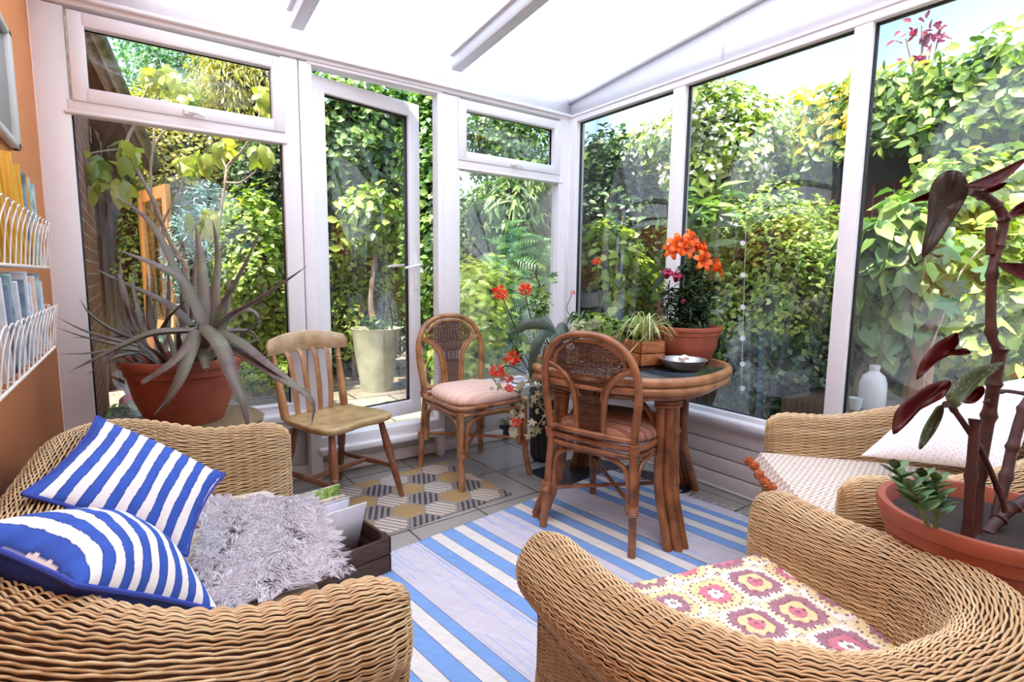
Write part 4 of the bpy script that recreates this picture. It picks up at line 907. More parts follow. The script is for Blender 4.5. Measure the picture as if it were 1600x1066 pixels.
V = []; lay = [(.90, sz-.034), (.965, sz-.028), (1, sz-.012), (.995, sz-.002), (.96, sz+.002), (.7, sz-.004), (.4, sz-.008), (0, sz-.009)]
for k, z in lay: V += [(x*k, y*k, z) for x, y in pp]
nn_ = len(pp); i = np.arange(len(lay)-1)[:, None]*nn_; j = np.arange(nn_)[None]; Q = np.stack([i+j, i+(j+1) % nn_, i+nn_+(j+1) % nn_, i+nn_+j], -1).reshape(-1, 4)
mk('seat', np.array(V), [Q, np.arange(nn_)[::-1][None]], WOODS, wc, world=False)
legprof = [(.013, 0), (.014, .03), (.017, .12), (.0195, .18), (.0165, .19), (.0195, .196), (.0165, .205), (.0195, .212), (.021, .225), (.022, .27), (.0185, .33), (.016, .37), (.015, .41)]
lp = {}
for n_, (fx, fy_, tx, ty) in dict(a=(-.215, .235, -.155, .14), b=(.215, .235, .155, .14), c=(-.205, -.235, -.14, -.13), d=(.205, -.235, .14, -.13)).items():
    lp[n_] = (np.array([fx, fy_, 0]), np.array([tx, ty, sz-.02])); G().lathe([(0, 0)]+legprof, 14, M=align(*lp[n_])).build('leg', WOODD, **wb_)
def at_(k, z): p, q_ = lp[k]; return p+(q_-p)*(z/q_[2])
spin = [(.009, 0), (.011, .06), (.015, .5), (.011, .94), (.009, 1)]
def spindle(g, p, q_, sc=1.): L = np.linalg.norm(np.array(q_)-np.array(p)); g.lathe([(r*sc, t*L) for r, t in spin], 10, M=align(p, q_))
for k1, k2 in (('a', 'c'), ('b', 'd')): g = G(); spindle(g, at_(k1, .16), at_(k2, .16)); g.build('side_stretcher', WOODD, **wb_)
g = G(); spindle(g, (at_('a', .16)+at_('c', .16))/2, (at_('b', .16)+at_('d', .16))/2); g.build('centre_stretcher', WOODD, **wb_)
yb0, yb1 = -.165, -.24; zt = .735
for sx in (-1, 1):
    G().lathe([(.021, 0), (.0215, .05), (.019, .16), (.016, .22), (.0125, .235), (.016, .245), (.012, .255), (.016, .262), (.012, .275), (.0145, .29), (.011, .32)], 14, M=align((sx*.185, yb0, sz-.005), (sx*.2, yb1+.01, zt))).build('back_post', WOOD, **wb_)
for x in (-.112, -.038, .038, .112):
    P = catmull([(x*.92, yb0-.01, sz-.006), (x, yb0-.018, sz+.12), (x*1.06, yb1+.03, sz+.27), (x*1.12, yb1-.005, zt)], 6)
    G().tube(P, np.interp(np.linspace(0, 1, len(P)), [0, .3, 1], [.015, .0165, .013]), 10, flat=.42, up=(0, 1, 0)).build('slat', WOOD, **wb_)
xs = np.linspace(-.245, .245, 31); V = []
for x in xs:
    k = x/.245; yy = yb1-.015+.045*k*k*-1*-1; zl = zt-.012-.004*k*k; zh = zt+.088-.034*k*k-(.02 if abs(k) > .97 else 0)
    for dy, z in ((-.011, zl+.004), (-.011, zh-.005), (-.006, zh), (.006, zh), (.011, zh-.005), (.011, zl+.004), (.005, zl), (-.005, zl)): V.append((x, yy+dy, z))
i = np.arange(len(xs)-1)[:, None]*8; j = np.arange(8)[None]; Q = np.stack([i+j, i+8+j, i+8+(j+1) % 8, i+(j+1) % 8], -1).reshape(-1, 4)
e_ = len(xs)*8-8
mk('top_rail', np.array(V), [Q, np.arange(8)[None], (np.arange(8)[::-1]+e_)[None]], WOODLIT, wc, world=False)

wc.scale = (.93, .96, 1)

# ================================================================== CRATE OF MAGAZINES, WALL RACK, PICTURE
TERRA = plain('terracotta_plastic', (168, 88, 64), rough=.55, c2=(146, 72, 52), scale=10)
SOIL = plain('dark_compost', (58, 46, 40), rough=.95, c2=(36, 28, 24), scale=60, bump=.004)
CRW = plain('dark_stained_crate_wood', (92, 66, 52), rough=.7, c2=(60, 42, 34), scale=18, stretch=(1, 6, 6), bump=.002)
PINE = plain('warm_pine_board', (186, 116, 66), rough=.6, c2=(140, 80, 44), scale=16, stretch=(1, 6, 6))
cr = PZ(612, 896, 0); ca_ = math.radians(8.5); cu = np.array([math.cos(ca_), math.sin(ca_), 0]); cv = np.array([-cu[1], cu[0], 0]); ch = .145
crate = empty('wooden_crate', 'dark wooden crate of magazines on the floor between sofa and rug', 'crate', cr-cu*.15+cv*.18)
CM = np.eye(4); CM[:3, 0] = cu; CM[:3, 1] = cv; CM[:3, 3] = cr-cu*.30
for k in range(2):
    z0 = .012+k*.068
    for b in (((0, 0, z0), (.30, .012, z0+.062)), ((0, .38, z0), (.30, .392, z0+.062)), ((0, .0, z0), (.012, .392, z0+.062)), ((.288, .0, z0), (.30, .392, z0+.062))):
        G().box(b[0], b[1], M=CM, bev=.002).build('slat', CRW, crate, smooth=False)
G().box((0, 0, 0), (.30, .392, .012), M=CM).build('crate_floor', CRW, crate, smooth=False)
for x in (.012, .27):
    for y in (.012, .362): G().box((x, y, .012), (x+.018, y+.018, ch+.012), M=CM).build('corner_post', CRW, crate, smooth=False)
def cover_mat(name, cols, sc=30):
    t = NT(name); p = t.pr(Roughness=.35); tc = t.n('TexCoord'); nz = t.n('TexNoise'); nz.inputs['Scale'].default_value = sc; nz.inputs['Detail'].default_value = 6; t.l(tc.outputs['Object'], nz.inputs[0])
    rp = t.ramp([(.3+.4*i/(len(cols)-1), S(c)) for i, c in enumerate(cols)]); t.l(nz.outputs[0], rp.inputs[0]); t.l(rp.outputs[0], p.inputs[0]); return t.m
PAPER = plain('white_page_edges', (232, 226, 222), rough=.8, var=.06, scale=200)
mags = [(.332, .235, cover_mat('green_photo_cover', [(70, 110, 40), (150, 176, 80), (220, 224, 190)], 60), 'magazine with a green hedge photo on its cover at the back of the crate'),
        (.300, .205, cover_mat('yellow_photo_cover', [(230, 176, 40), (236, 220, 190), (90, 70, 100)], 22), 'magazine with a yellow strip of cover showing in the crate'),
        (.275, .20, cover_mat('grey_cover', [(150, 146, 160), (210, 206, 214)], 30), 'thin grey-spined magazine in the middle of the crate'),
        (.252, .20, cover_mat('lilac_cover', [(210, 204, 222), (228, 222, 232)], 20), 'pale lilac magazine near the front of the crate'),
        (.22, .212, cover_mat('white_cover', [(236, 230, 234), (226, 220, 228)], 8), 'large blank white folder at the front of the crate')]
for k, (y, h, m_, lab) in enumerate(mags):
    h = h*1.22; Mk = CM@xf((0, y-.02, .016))@xf((0, 0, 0), math.radians(14 if k < 4 else 22), (1, 0, 0))
    wdt_ = .19 if k < 4 else .22; x0 = .03+.008*(k % 3)
    root = G().box((x0, -.004, 0), (x0+wdt_, .003, h), M=Mk).build('magazine', m_, smooth=False)
    tag(root, lab, 'magazine', 'magazines in the crate'); root['label'] = lab
    if k < 4: G().box((x0+.002, .003, .002), (x0+wdt_-.001, .008, h-.002), M=Mk).build('pages', PAPER, root, smooth=False)
# wall rack
WIRE = plain('cream_wire', (234, 226, 220), rough=.4, var=.04)
rk = empty('wire_magazine_rack', 'cream wire magazine rack with two baskets on the orange wall', 'magazine rack', (XL, -1.35, 1.0))
xf_ = -2.665; ya, yb_ = -1.80, -1.02
for zb, nm in ((1.112, 'upper_basket'), (.905, 'lower_basket')):
    g = G(); rw_ = .0013; dx = .0
    ysh = 0 if nm[0] == 'u' else -.02
    Y0, Y1 = ya+ysh, yb_+ysh; hb_ = .112
    g.tube([(XL+.004, Y0, zb), (xf_, Y0, zb), (xf_, Y1, zb), (XL+.004, Y1, zb)], .003, 6, closed=True)
    for k in range(14):
        y0 = Y0+(Y1-Y0)*k/14; y1 = min(Y1, y0+(Y1-Y0)/14*2.1); ym = (y0+y1)/2
        g.tube(catmull([(xf_, y0, zb), (xf_+.006, y0+.004, zb+hb_*.55), (xf_+.012, (y0*3+y1)/4, zb+hb_*.9), (xf_+.014, ym, zb+hb_), (xf_+.012, (y0+3*y1)/4, zb+hb_*.9), (xf_+.006, y1-.004, zb+hb_*.55), (xf_, y1, zb)], 5), rw_, 5)
    for k in range(7):
        x = XL+.008+(xf_-XL-.008)*k/7; x1 = min(xf_, x+.03)
        g.tube(catmull([(x, Y1, zb), (x, Y1+.008, zb+hb_*.6), ((x+x1)/2, Y1+.016, zb+hb_), (x1, Y1+.008, zb+hb_*.6), (x1, Y1, zb)], 5), rw_, 5)
    for k in range(9): y = Y0+(Y1-Y0)*(k+.5)/9; g.tube([(XL+.004, y, zb), (xf_, y, zb)], rw_, 5)
    bk = g.build(nm, WIRE, rk)
g = G(); g.tube([(XL+.005, ya-.03, .84), (XL+.005, yb_-.05, .84), (XL+.005, yb_-.05, 1.31), (XL+.005, ya-.03, 1.31)], .0045, 6, closed=True)
for k in range(16): y = ya+(yb_-.05-ya)*k/15; g.tube([(XL+.005, y, .84), (XL+.005, y, 1.31)], .0016, 5)
g.build('back_grid', WIRE, rk)
yel = cover_mat('yellow_spine_cover', [(196, 136, 30), (226, 172, 50), (120, 84, 30)], 5); tl_ = cover_mat('teal_cover', [(110, 150, 166), (180, 206, 210), (90, 110, 130)], 24); wh_ = cover_mat('white_blue_cover', [(236, 230, 226), (196, 206, 222), (240, 236, 232)], 26); dk_ = cover_mat('dark_blue_cover', [(70, 90, 116), (130, 150, 170), (60, 66, 84)], 20); rd_ = cover_mat('salmon_cover', [(226, 190, 176), (238, 224, 214)], 20)
up = [yel]*12+[dk_, yel, tl_, tl_]; lo = [rd_, wh_, wh_, rd_, wh_, dk_, tl_, wh_, dk_, wh_, wh_, rd_, tl_, wh_]
labs = {'yellow_spine_cover': 'yellow-spined magazine leaning in the upper wire basket', 'teal_cover': 'teal magazine standing in the wire wall rack', 'white_blue_cover': 'white and pale blue magazine in the lower wire basket', 'dark_blue_cover': 'dark blue magazine between paler ones in the wire rack', 'salmon_cover': 'pale salmon magazine in the lower wire basket'}
ORD = ['', 'first', 'second', 'third', 'fourth', 'fifth', 'sixth', 'seventh', 'eighth', 'ninth', 'tenth', 'eleventh', 'twelfth', 'thirteenth', 'fourteenth', 'fifteenth', 'sixteenth']
def labs_(m_, tag_, k): return '%s magazine, %s from the window end of the %s wire basket' % ({'yellow_spine_cover': 'yellow-spined', 'teal_cover': 'teal', 'white_blue_cover': 'white and pale blue', 'dark_blue_cover': 'dark blue', 'salmon_cover': 'pale salmon'}[m_.name], ORD[k], tag_)
for row, zb, tag_ in ((up, 1.117, 'upper'), (lo, .910, 'lower')):
    for k, m_ in enumerate(row):
        t_ = k/(len(row)-1); y = -1.77+t_*.70-(.02 if tag_ == 'lower' else 0); h = (.205 if tag_ == 'upper' else .185)+.012*math.sin(k*2.3)+(.01 if m_ is yel else -.005)
        tl = math.radians(-17+12*t_+5*math.sin(k*1.7))*(-1)
        Mk = xf((XL+.012, y, zb))@xf((0, 0, 0), tl, (1, 0, 0))
        o = G().box((0, -.007, 0), (.074, .007, h), M=Mk, bev=.001).build('magazine', m_, smooth=False)
        tag(o, labs_(m_, tag_, len(row)-k) if True else labs[m_.name].replace('the wire wall rack', 'the %s wire basket' % tag_).replace('in the wire rack', 'in the %s wire basket' % tag_), 'magazine', 'magazines in the %s basket' % tag_ + ' of ' + m_.name.split('_')[0])
# framed picture
pf = empty('framed_picture', 'silver-framed glazed picture high on the orange wall above the rack', 'picture', (XL, -1.2, 1.6))
SILV = plain('silver_frame', (206, 206, 206), rough=.35, var=.05)
pa = PX(27, 68, XL+.025); pb = PX(27, 228, XL+.025); y1 = (pa[1]+pb[1])/2; z1_, z0_ = pa[2], pb[2]; y0 = y1-.9
g = G(); fwd_ = .05
for b in ((y0, y1, z0_, z0_+fwd_*.45), (y0, y1, z1_-fwd_*.45, z1_), (y1-fwd_, y1, z0_, z1_), (y0, y0+fwd_, z0_, z1_)): g.box((XL, b[0], b[2]), (XL+.024, b[1], b[3]), bev=.006)
g.build('frame', SILV, pf, smooth=False)
t = NT('picture_glazing'); d_ = t.n('BsdfDiffuse'); d_.inputs[0].default_value = S((120, 130, 110)); gl = t.n('BsdfGlossy'); gl.inputs['Roughness'].default_value = .02; mx = t.n('MixShader'); mx.inputs[0].default_value = .75; t.l(d_.outputs[0], mx.inputs[1]); t.l(gl.outputs[0], mx.inputs[2]); t.l(mx.outputs[0], t.out.inputs[0])
G().box((XL+.002, y0+.03, z0_+.02), (XL+.012, y1-.03, z1_-.02)).build('glass', t.m, pf, smooth=False)

# ================================================================== HOUSE PLANTS
def pot(name, par, R, h, mat, base=.68, lip=.012, c=(0, 0, 0), sq=None, n=48, band=True):
    r0_, r1 = R*base, R
    prof = [(0, 0), (r0_, 0), (r0_+.004, .006), (r0_+(r1-r0_)*.55, h*.42), (r1-lip*1.2, h*.74)]
    if band: prof += [(r1-lip*.7, h*.76), (r1-lip*.5, h*.86)]
    prof += [(r1, h*.88), (r1+lip*.3, h*.95), (r1, h), (r1-lip, h), (r1-lip*1.5, h*.93), (r1-lip*1.8, h*.86)]
    o = G().lathe(prof, n, c=c, sq=sq).build(name, mat, par, world=True)
    G().lathe([(0, h*.87), (r1-lip*1.7, h*.86)], n, c=c, sq=sq).build('compost', SOIL, par, world=True); return o
def blade(g, P, w, flat=.4, n=8, prof=None, up=(0, 0, 1), k=7):
    P = catmull(P, k); t = np.linspace(0, 1, len(P)); r = np.interp(t, [0, .12, .5, .85, 1], prof or [.75, 1, .72, .28, .03])*w
    return g.tube(P, r, n, flat=flat, up=up)
# ---- aloe
ac_ = PD(286, 557, 2.25); AR = .222; ah = .27
al = empty('aloe_plant', 'large sprawling grey-green aloe in a wide terracotta pot behind the sofa arm', 'potted plant', (ac_[0], ac_[1], ac_[2]-ah))
pot('pot', al, AR, ah, TERRA, base=.62, lip=.018, c=(ac_[0], ac_[1], ac_[2]-ah))
zst = ac_[2]-ah
sd = empty('round_stand', 'round woven plant stand holding the aloe pot', 'plant stand', (ac_[0], ac_[1], 0))
G().lathe([(0, zst-.001), (.255, zst-.001), (.27, zst-.012), (.262, zst-.03), (0, zst-.03)], 40, c=(ac_[0]+.03, ac_[1], 0)).build('stand_top', plain('woven_stand', (150, 128, 96), rough=.8, c2=(110, 90, 66), scale=70), sd)
for k in range(4): a = k*PI/2+.6; G().tube([(ac_[0]+.2*math.cos(a), ac_[1]+.2*math.sin(a), 0), (ac_[0]+.17*math.cos(a), ac_[1]+.17*math.sin(a), zst-.03)], .012, 8).build('leg', RAT, sd)
t = NT('aloe_leaf_skin'); p = t.pr(Roughness=.5); tc = t.n('TexCoord'); nz = t.n('TexNoise'); nz.inputs['Scale'].default_value = 9; nz.inputs['Detail'].default_value = 5; t.l(tc.outputs['Object'], nz.inputs[0])
rp = t.ramp([(.28, S((84, 66, 62))), (.45, S((112, 98, 94))), (.6, S((104, 106, 88))), (.78, S((132, 130, 112)))]); t.l(nz.outputs[0], rp.inputs[0]); t.l(rp.outputs[0], p.inputs[0]); ALOE = t.m
AL = [ # (points px,py,depth), half width m
 ([(322, 512, 2.12), (303, 470, 2.12), (281, 434, 2.10), (229, 408, 2.05), (185, 391, 2.0)], .034), ([(300, 510, 2.2), (270, 480, 2.22), (242, 464, 2.24), (190, 440, 2.26), (147, 419, 2.28)], .026),
 ([(300, 470, 2.25), (276, 425, 2.28), (242, 357, 2.32), (205, 322, 2.36), (172, 300, 2.4)], .022), ([(318, 505, 2.14), (318, 460, 2.16), (316, 420, 2.2), (310, 380, 2.24), (306, 348, 2.26)], .027),
 ([(330, 500, 2.16), (336, 450, 2.18), (341, 413, 2.22), (338, 375, 2.24), (332, 344, 2.26)], .023), ([(330, 510, 2.1), (348, 475, 2.1), (367, 443, 2.08), (390, 398, 2.06), (410, 348, 2.03)], .030),
 ([(335, 512, 2.1), (360, 492, 2.08), (400, 470, 2.04), (445, 440, 2.0), (481, 415, 1.96)], .024), ([(322, 512, 2.06), (345, 540, 1.98), (362, 585, 1.92), (380, 629, 1.89), (391, 684, 1.90)], .036),
 ([(305, 518, 2.06), (296, 550, 1.98), (282, 590, 1.92), (262, 625, 1.90), (240, 650, 1.90)], .030), ([(300, 516, 2.08), (240, 520, 2.0), (194, 538, 1.95), (150, 560, 1.90), (106, 582, 1.86)], .034),
 ([(338, 516, 2.1), (375, 535, 2.02), (415, 566, 1.95), (450, 592, 1.92), (485, 613, 1.90)], .028), ([(345, 532, 2.1), (390, 560, 2.0), (425, 583, 1.94), (470, 610, 1.90), (490, 632, 1.90), (487, 664, 1.92)], .030),
 ([(345, 515, 2.3), (362, 497, 2.34), (385, 484, 2.36), (402, 492, 2.36), (405, 515, 2.36)], .018), ([(340, 520, 2.25), (372, 516, 2.3), (395, 520, 2.34), (408, 540, 2.34)], .024),
 ([(210, 530, 2.2), (175, 515, 2.15), (142, 492, 2.1), (123, 465, 2.08)], .020), ([(215, 540, 2.15), (170, 528, 2.1), (130, 516, 2.0), (88, 495, 1.9)], .017),
 ([(215, 545, 2.12), (170, 536, 2.05), (130, 526, 1.95), (88, 512, 1.85)], .016), ([(220, 548, 2.1), (186, 545, 2.05), (138, 552, 1.96), (91, 553, 1.86)], .017), ([(215, 552, 2.1), (185, 556, 2.0), (160, 568, 1.95), (136, 586, 1.9)], .016),
 ([(222, 520, 2.2), (204, 490, 2.22), (190, 447, 2.25), (188, 396, 2.28)], .020), ([(216, 520, 2.2), (200, 470, 2.2), (186, 430, 2.2), (176, 440, 2.2)], .014), ([(235, 522, 2.25), (232, 470, 2.27), (230, 425, 2.3)], .015),
 ([(250, 520, 2.25), (265, 495, 2.2), (290, 470, 2.15)], .012), ([(225, 520, 2.2), (215, 480, 2.2), (208, 440, 2.25), (214, 410, 2.25)], .014), ([(262, 520, 2.35), (264, 460, 2.4), (262, 400, 2.42)], .013),
 ([(285, 515, 2.35), (286, 450, 2.4), (284, 400, 2.42)], .015), ([(300, 500, 2.3), (304, 430, 2.34), (312, 366, 2.4)], .013), ([(240, 520, 2.3), (243, 470, 2.34), (239, 420, 2.36)], .012), ([(295, 500, 2.35), (283, 440, 2.4), (268, 402, 2.4)], .014),
 ([(350, 505, 2.3), (378, 480, 2.3), (385, 470, 2.3)], .010), ([(370, 530, 2.25), (395, 510, 2.2), (420, 478, 2.16)], .009), ([(352, 500, 2.3), (358, 460, 2.34), (353, 415, 2.36)], .012), ([(200, 525, 2.2), (160, 528, 2.12), (105, 527, 2.0)], .012)]
sb_ = np.array([ac_[0], ac_[1], ac_[2]-.04]); c0_ = PD(325, 518, 2.12)
G().tube(catmull([sb_+(c0_-sb_)*[1, 1, 0]*.6, (sb_+c0_)/2, c0_], 5), [.045]*8+[.04, .03, .01], 12).build('stem', plain('dry_aloe_stem', (110, 84, 66), rough=.9, c2=(74, 56, 44)), al)
TOOTH = plain('aloe_tooth', (170, 150, 140), rough=.6)
for k, (pts_, w_l) in enumerate(AL):
    lf = blade(G(), [PD(*q_) for q_ in pts_], w_l*.95, flat=.42).build('leaf', ALOE, al)
    if w_l > .025:
        P_ = catmull([PD(*q_) for q_ in pts_], 9); T_ = np.gradient(P_, axis=0); g = G()
        for i_ in range(4, len(P_)-2):
            s_ = norm(np.cross(T_[i_], [0, 0, 1]) if abs(T_[i_][2]) < .9*np.linalg.norm(T_[i_]) else np.cross(T_[i_], FWD)); wl = w_l*.95*np.interp(i_/len(P_), [0, .12, .5, .85, 1], [.75, 1, .72, .28, .03])
            for sg_ in (-1, 1): b = P_[i_]+s_*sg_*wl*.93; g.tube([b, b+s_*sg_*.0045+norm(T_[i_])*.003], [.0016, .0003], 4)
        g.build('teeth', TOOTH, lf)
for k in range(26):
    a = k*2.4; rr_ = R_.uniform(.3, .8)*AR; b = np.array([ac_[0]+rr_*math.cos(a), ac_[1]+rr_*math.sin(a), ac_[2]-.03]); d = norm([math.cos(a)*.7, math.sin(a)*.7, R_.uniform(.2, 1.6)]); L = R_.uniform(.10, .26)
    blade(G(), [b, b+d*L*.5, b+d*L+[0, 0, -.02]], R_.uniform(.009, .016), flat=.5).build('leaf', ALOE, al)

CUT = plain('dried_leaf_tip', (186, 118, 96), rough=.8, c2=(120, 70, 56))
for pts_ in ([(306, 520, 2.08), (290, 545, 1.98), (262, 572, 1.92), (224, 597, 1.88)], [(316, 550, 2.08), (320, 560, 2.0), (322, 577, 1.95)]):
    lf = G().tube(catmull([PD(*q_) for q_ in pts_], 6), np.linspace(.026, .011, 6*(len(pts_)-1)+1), 8, flat=.5).build('leaf', ALOE, al)
    q_ = PD(*pts_[-1]); q2 = PD(pts_[-1][0]-3, pts_[-1][1]+3, pts_[-1][2]); G().tube([q_, q2], [.0125, .009], 8, flat=.6).build('cut_tip', CUT, lf)
# ---- terracotta pot with begonia and jade plant
bc_ = PD(1545, 800, 1.14); BR_, bh = .195, .24
bg_ = empty('begonia_plant', 'tall cane begonia with dark red leaves and a small jade plant in a terracotta pot', 'potted plant', (bc_[0], bc_[1], bc_[2]-bh))
pot('pot', bg_, BR_, bh, TERRA, base=.7, lip=.014, c=(bc_[0], bc_[1], bc_[2]-bh))
st_ = empty('plant_stool', 'low dark wooden stool under the begonia pot', 'stool', (bc_[0], bc_[1], 0))
zt_ = bc_[2]-bh; G().lathe([(0, zt_-.025), (.13, zt_-.025), (.135, zt_-.012), (.13, zt_), (0, zt_)], 32, c=(bc_[0], bc_[1], 0)).build('stool_top', CRW, st_)
for k in range(3): a = k*2.1; G().tube([(bc_[0]+.12*math.cos(a), bc_[1]+.12*math.sin(a), 0), (bc_[0]+.09*math.cos(a), bc_[1]+.09*math.sin(a), zt_-.02)], .012, 8).build('leg', CRW, st_)
CANE = plain('dark_begonia_cane', (84, 40, 34), rough=.5, c2=(50, 26, 26), scale=40, bump=.001)
def cane(pts_, r, nodes=True):
    P = [PD(*q_) for q_ in pts_]; P = catmull(([P[0]-[0, 0, .05]] if pts_[0][1] > 800 else [])+P, 8); L = np.arange(len(P)); rr = np.full(len(P), r)
    if nodes: rr = r*(1+.35*np.exp(-((L % 8)-0.)**2/.6))
    G().tube(P, rr, 10).build('cane', CANE, bg_)
cane([(1523, 838, 1.12), (1530, 740, 1.12), (1545, 650, 1.12), (1553, 600, 1.11), (1563, 545, 1.10)], .0115)
cane([(1560, 545, 1.10), (1549, 520, 1.10), (1550, 430, 1.10), (1560, 385, 1.10), (1568, 345, 1.10), (1558, 322, 1.10), (1535, 305, 1.09), (1512, 298, 1.08)], .009)
cane([(1548, 398, 1.10), (1548, 356, 1.10)], .0085, False)
cane([(1512, 836, 1.08), (1517, 745, 1.08), (1524, 655, 1.08)], .009)
cane([(1550, 836, 1.16), (1572, 745, 1.18), (1582, 700, 1.19), (1600, 640, 1.2), (1625, 600, 1.2)], .0105)
cane([(1545, 832, 1.12), (1562, 812, 1.13), (1585, 792, 1.13), (1625, 768, 1.13)], .011)
cane([(1572, 800, 1.10), (1560, 765, 1.10), (1530, 700, 1.09), (1490, 640, 1.07), (1478, 632, 1.06)], .0055)
cane([(1540, 630, 1.11), (1565, 612, 1.12), (1600, 615, 1.14)], .004); cane([(1568, 345, 1.10), (1590, 330, 1.1), (1610, 322, 1.1)], .004)
t = NT('begonia_leaf_top'); p = t.pr(Roughness=.45); tc = t.n('TexCoord'); vr = t.n('TexVoronoi'); vr.inputs['Scale'].default_value = 95; t.l(tc.outputs['Object'], vr.inputs[0]); rp = t.ramp([(.0, S((226, 226, 214))), (.14, S((210, 210, 196))), (.2, S((92, 104, 72))), (1, S((82, 92, 66)))]); t.l(vr.outputs['Distance'], rp.inputs[0]); t.l(rp.outputs[0], p.inputs[0]); BT = t.m
t = NT('begonia_leaf_dark'); p = t.pr(Roughness=.45); tc = t.n('TexCoord'); vr = t.n('TexVoronoi'); vr.inputs['Scale'].default_value = 110; t.l(tc.outputs['Object'], vr.inputs[0]); rp = t.ramp([(.0, S((170, 160, 150))), (.10, S((120, 108, 100))), (.16, S((66, 54, 48))), (1, S((56, 44, 42)))]); t.l(vr.outputs['Distance'], rp.inputs[0]); t.l(rp.outputs[0], p.inputs[0]); BD = t.m
BRED = leafmat('begonia_leaf_red', [(110, 26, 28), (110, 26, 28)], transl=.45)
def outline_leaf(name, poly, d, mat, par, tilt=(0, 0), cup=.02, thick=.0012, petiole=None):
    """leaf from its photo outline, at its own distance, cupped and given real thickness"""
    poly = catmull([(x, y, 0) for x, y in poly], 3, closed=True)[:, :2]; c = poly.mean(0); n = len(poly); V = []; 
    for k in (1., .66, .33):
        for x, y in poly:
            q_ = c+(np.array([x, y])-c)*k; dd = d+tilt[0]*(q_[0]-c[0])/100+tilt[1]*(q_[1]-c[1])/100-cup*(k*k)+.004*math.sin((x+y)*.35)*k; V.append(PD(q_[0], q_[1], dd))
    V.append(PD(c[0], c[1], d)); j = np.arange(n); F4 = [np.stack([j, (j+1) % n, n+(j+1) % n, n+j], -1), np.stack([n+j, n+(j+1) % n, 2*n+(j+1) % n, 2*n+j], -1)]; F3 = np.stack([2*n+j, 2*n+(j+1) % n, np.full(n, 3*n)], -1)
    V = np.array(V); m = len(V); Vb = V-FWD*thick; Q = np.concatenate(F4)
    side = np.stack([j, j+m, (j+1) % n+m, (j+1) % n], -1)
    return mk(name, np.vstack([V, Vb]), [Q, Q[:, ::-1]+m, side, F3, F3[:, ::-1]+m], mat, par, rnd=np.full(2*len(Q)+n+2*n, .5))
BL_ = [([(1465, 275), (1482, 266), (1502, 270), (1513, 292), (1508, 312), (1490, 342), (1465, 380), (1444, 402), (1440, 390), (1448, 350), (1452, 300)], BD, 1.08, (.02, .03)),
 ([(1418, 317), (1436, 307), (1454, 300), (1452, 312), (1434, 315)], BRED, 1.10, (0, 0)), ([(1508, 290), (1530, 280), (1560, 266), (1604, 246), (1592, 262), (1562, 287), (1535, 296)], BRED, 1.07, (.05, 0)),
 ([(1530, 302), (1550, 290), (1573, 285), (1562, 296), (1545, 302)], BRED, 1.09, (0, 0)), ([(1572, 340), (1586, 322), (1610, 312), (1612, 332), (1592, 338)], BRED, 1.1, (0, 0)),
 ([(1556, 411), (1580, 411), (1612, 414), (1612, 440), (1582, 430)], BRED, 1.09, (.04, 0)),
 ([(1432, 594), (1438, 566), (1458, 540), (1480, 526), (1495, 520), (1497, 536), (1492, 546), (1508, 544), (1516, 552), (1500, 556), (1482, 556), (1455, 572)], BRED, 1.05, (0, .02)),
 ([(1477, 622), (1490, 600), (1518, 577), (1545, 570), (1567, 566), (1555, 582), (1536, 592), (1510, 622), (1494, 637)], BT, 1.04, (.06, 0)),
 ([(1395, 679), (1398, 645), (1420, 622), (1450, 602), (1478, 594), (1486, 600), (1478, 618), (1450, 634), (1436, 642), (1418, 662)], BRED, 1.03, (.03, 0)),
 ([(1474, 634), (1472, 652), (1460, 676), (1440, 701), (1435, 697), (1442, 670), (1456, 646), (1464, 635)], BT, 1.03, (0, 0)), ([(1503, 628), (1516, 610), (1534, 603), (1538, 614), (1522, 630)], BRED, 1.08, (0, 0))]
for poly, m_, d_, tl in BL_: outline_leaf('leaf', poly, d_, m_, bg_, tl)
JADE = leafmat('jade_leaf', [(50, 78, 48), (84, 120, 72), (112, 146, 92)], transl=.12, rough=.3)
for (bx_, by_, tx, ty, dd) in ((1450, 822, 1398, 732, 1.02), (1462, 824, 1462, 752, 1.03), (1445, 812, 1420, 762, 1.0), (1462, 822, 1440, 745, 1.04)):
    st = G().tube(catmull([PD(bx_, by_, dd+.03), PD((bx_+tx)/2+4, (by_+ty)/2, dd+.01), PD(tx, ty, dd)], 5), np.linspace(.0045, .003, 11), 7).build('jade_stem', plain('jade_bark', (96, 110, 66), rough=.6), bg_)
    g = G()
    for k in range(15):
        s_ = .25+.75*k/14; b = PD(bx_+(tx-bx_)*s_, by_+(ty-by_)*s_, dd+.03-.03*s_); a = k*2.4; dr = RGT*math.cos(a)+(-FWD)*math.sin(a)*.8+np.array([0, 0, .55+.3*(s_ > .9)]); dr = norm(dr); L = .040*(1.15-.3*s_)
        g.r = R_.random(); g.tube(catmull([b, b+dr*L*.5+[0, 0, .001], b+dr*L], 5), np.array([.002, .0055, .0078, .009, .0095, .0092, .0085, .0072, .0055, .003, .0008]), 8, flat=.3)
    g.build('jade_leaves', JADE, st, rnd=True)
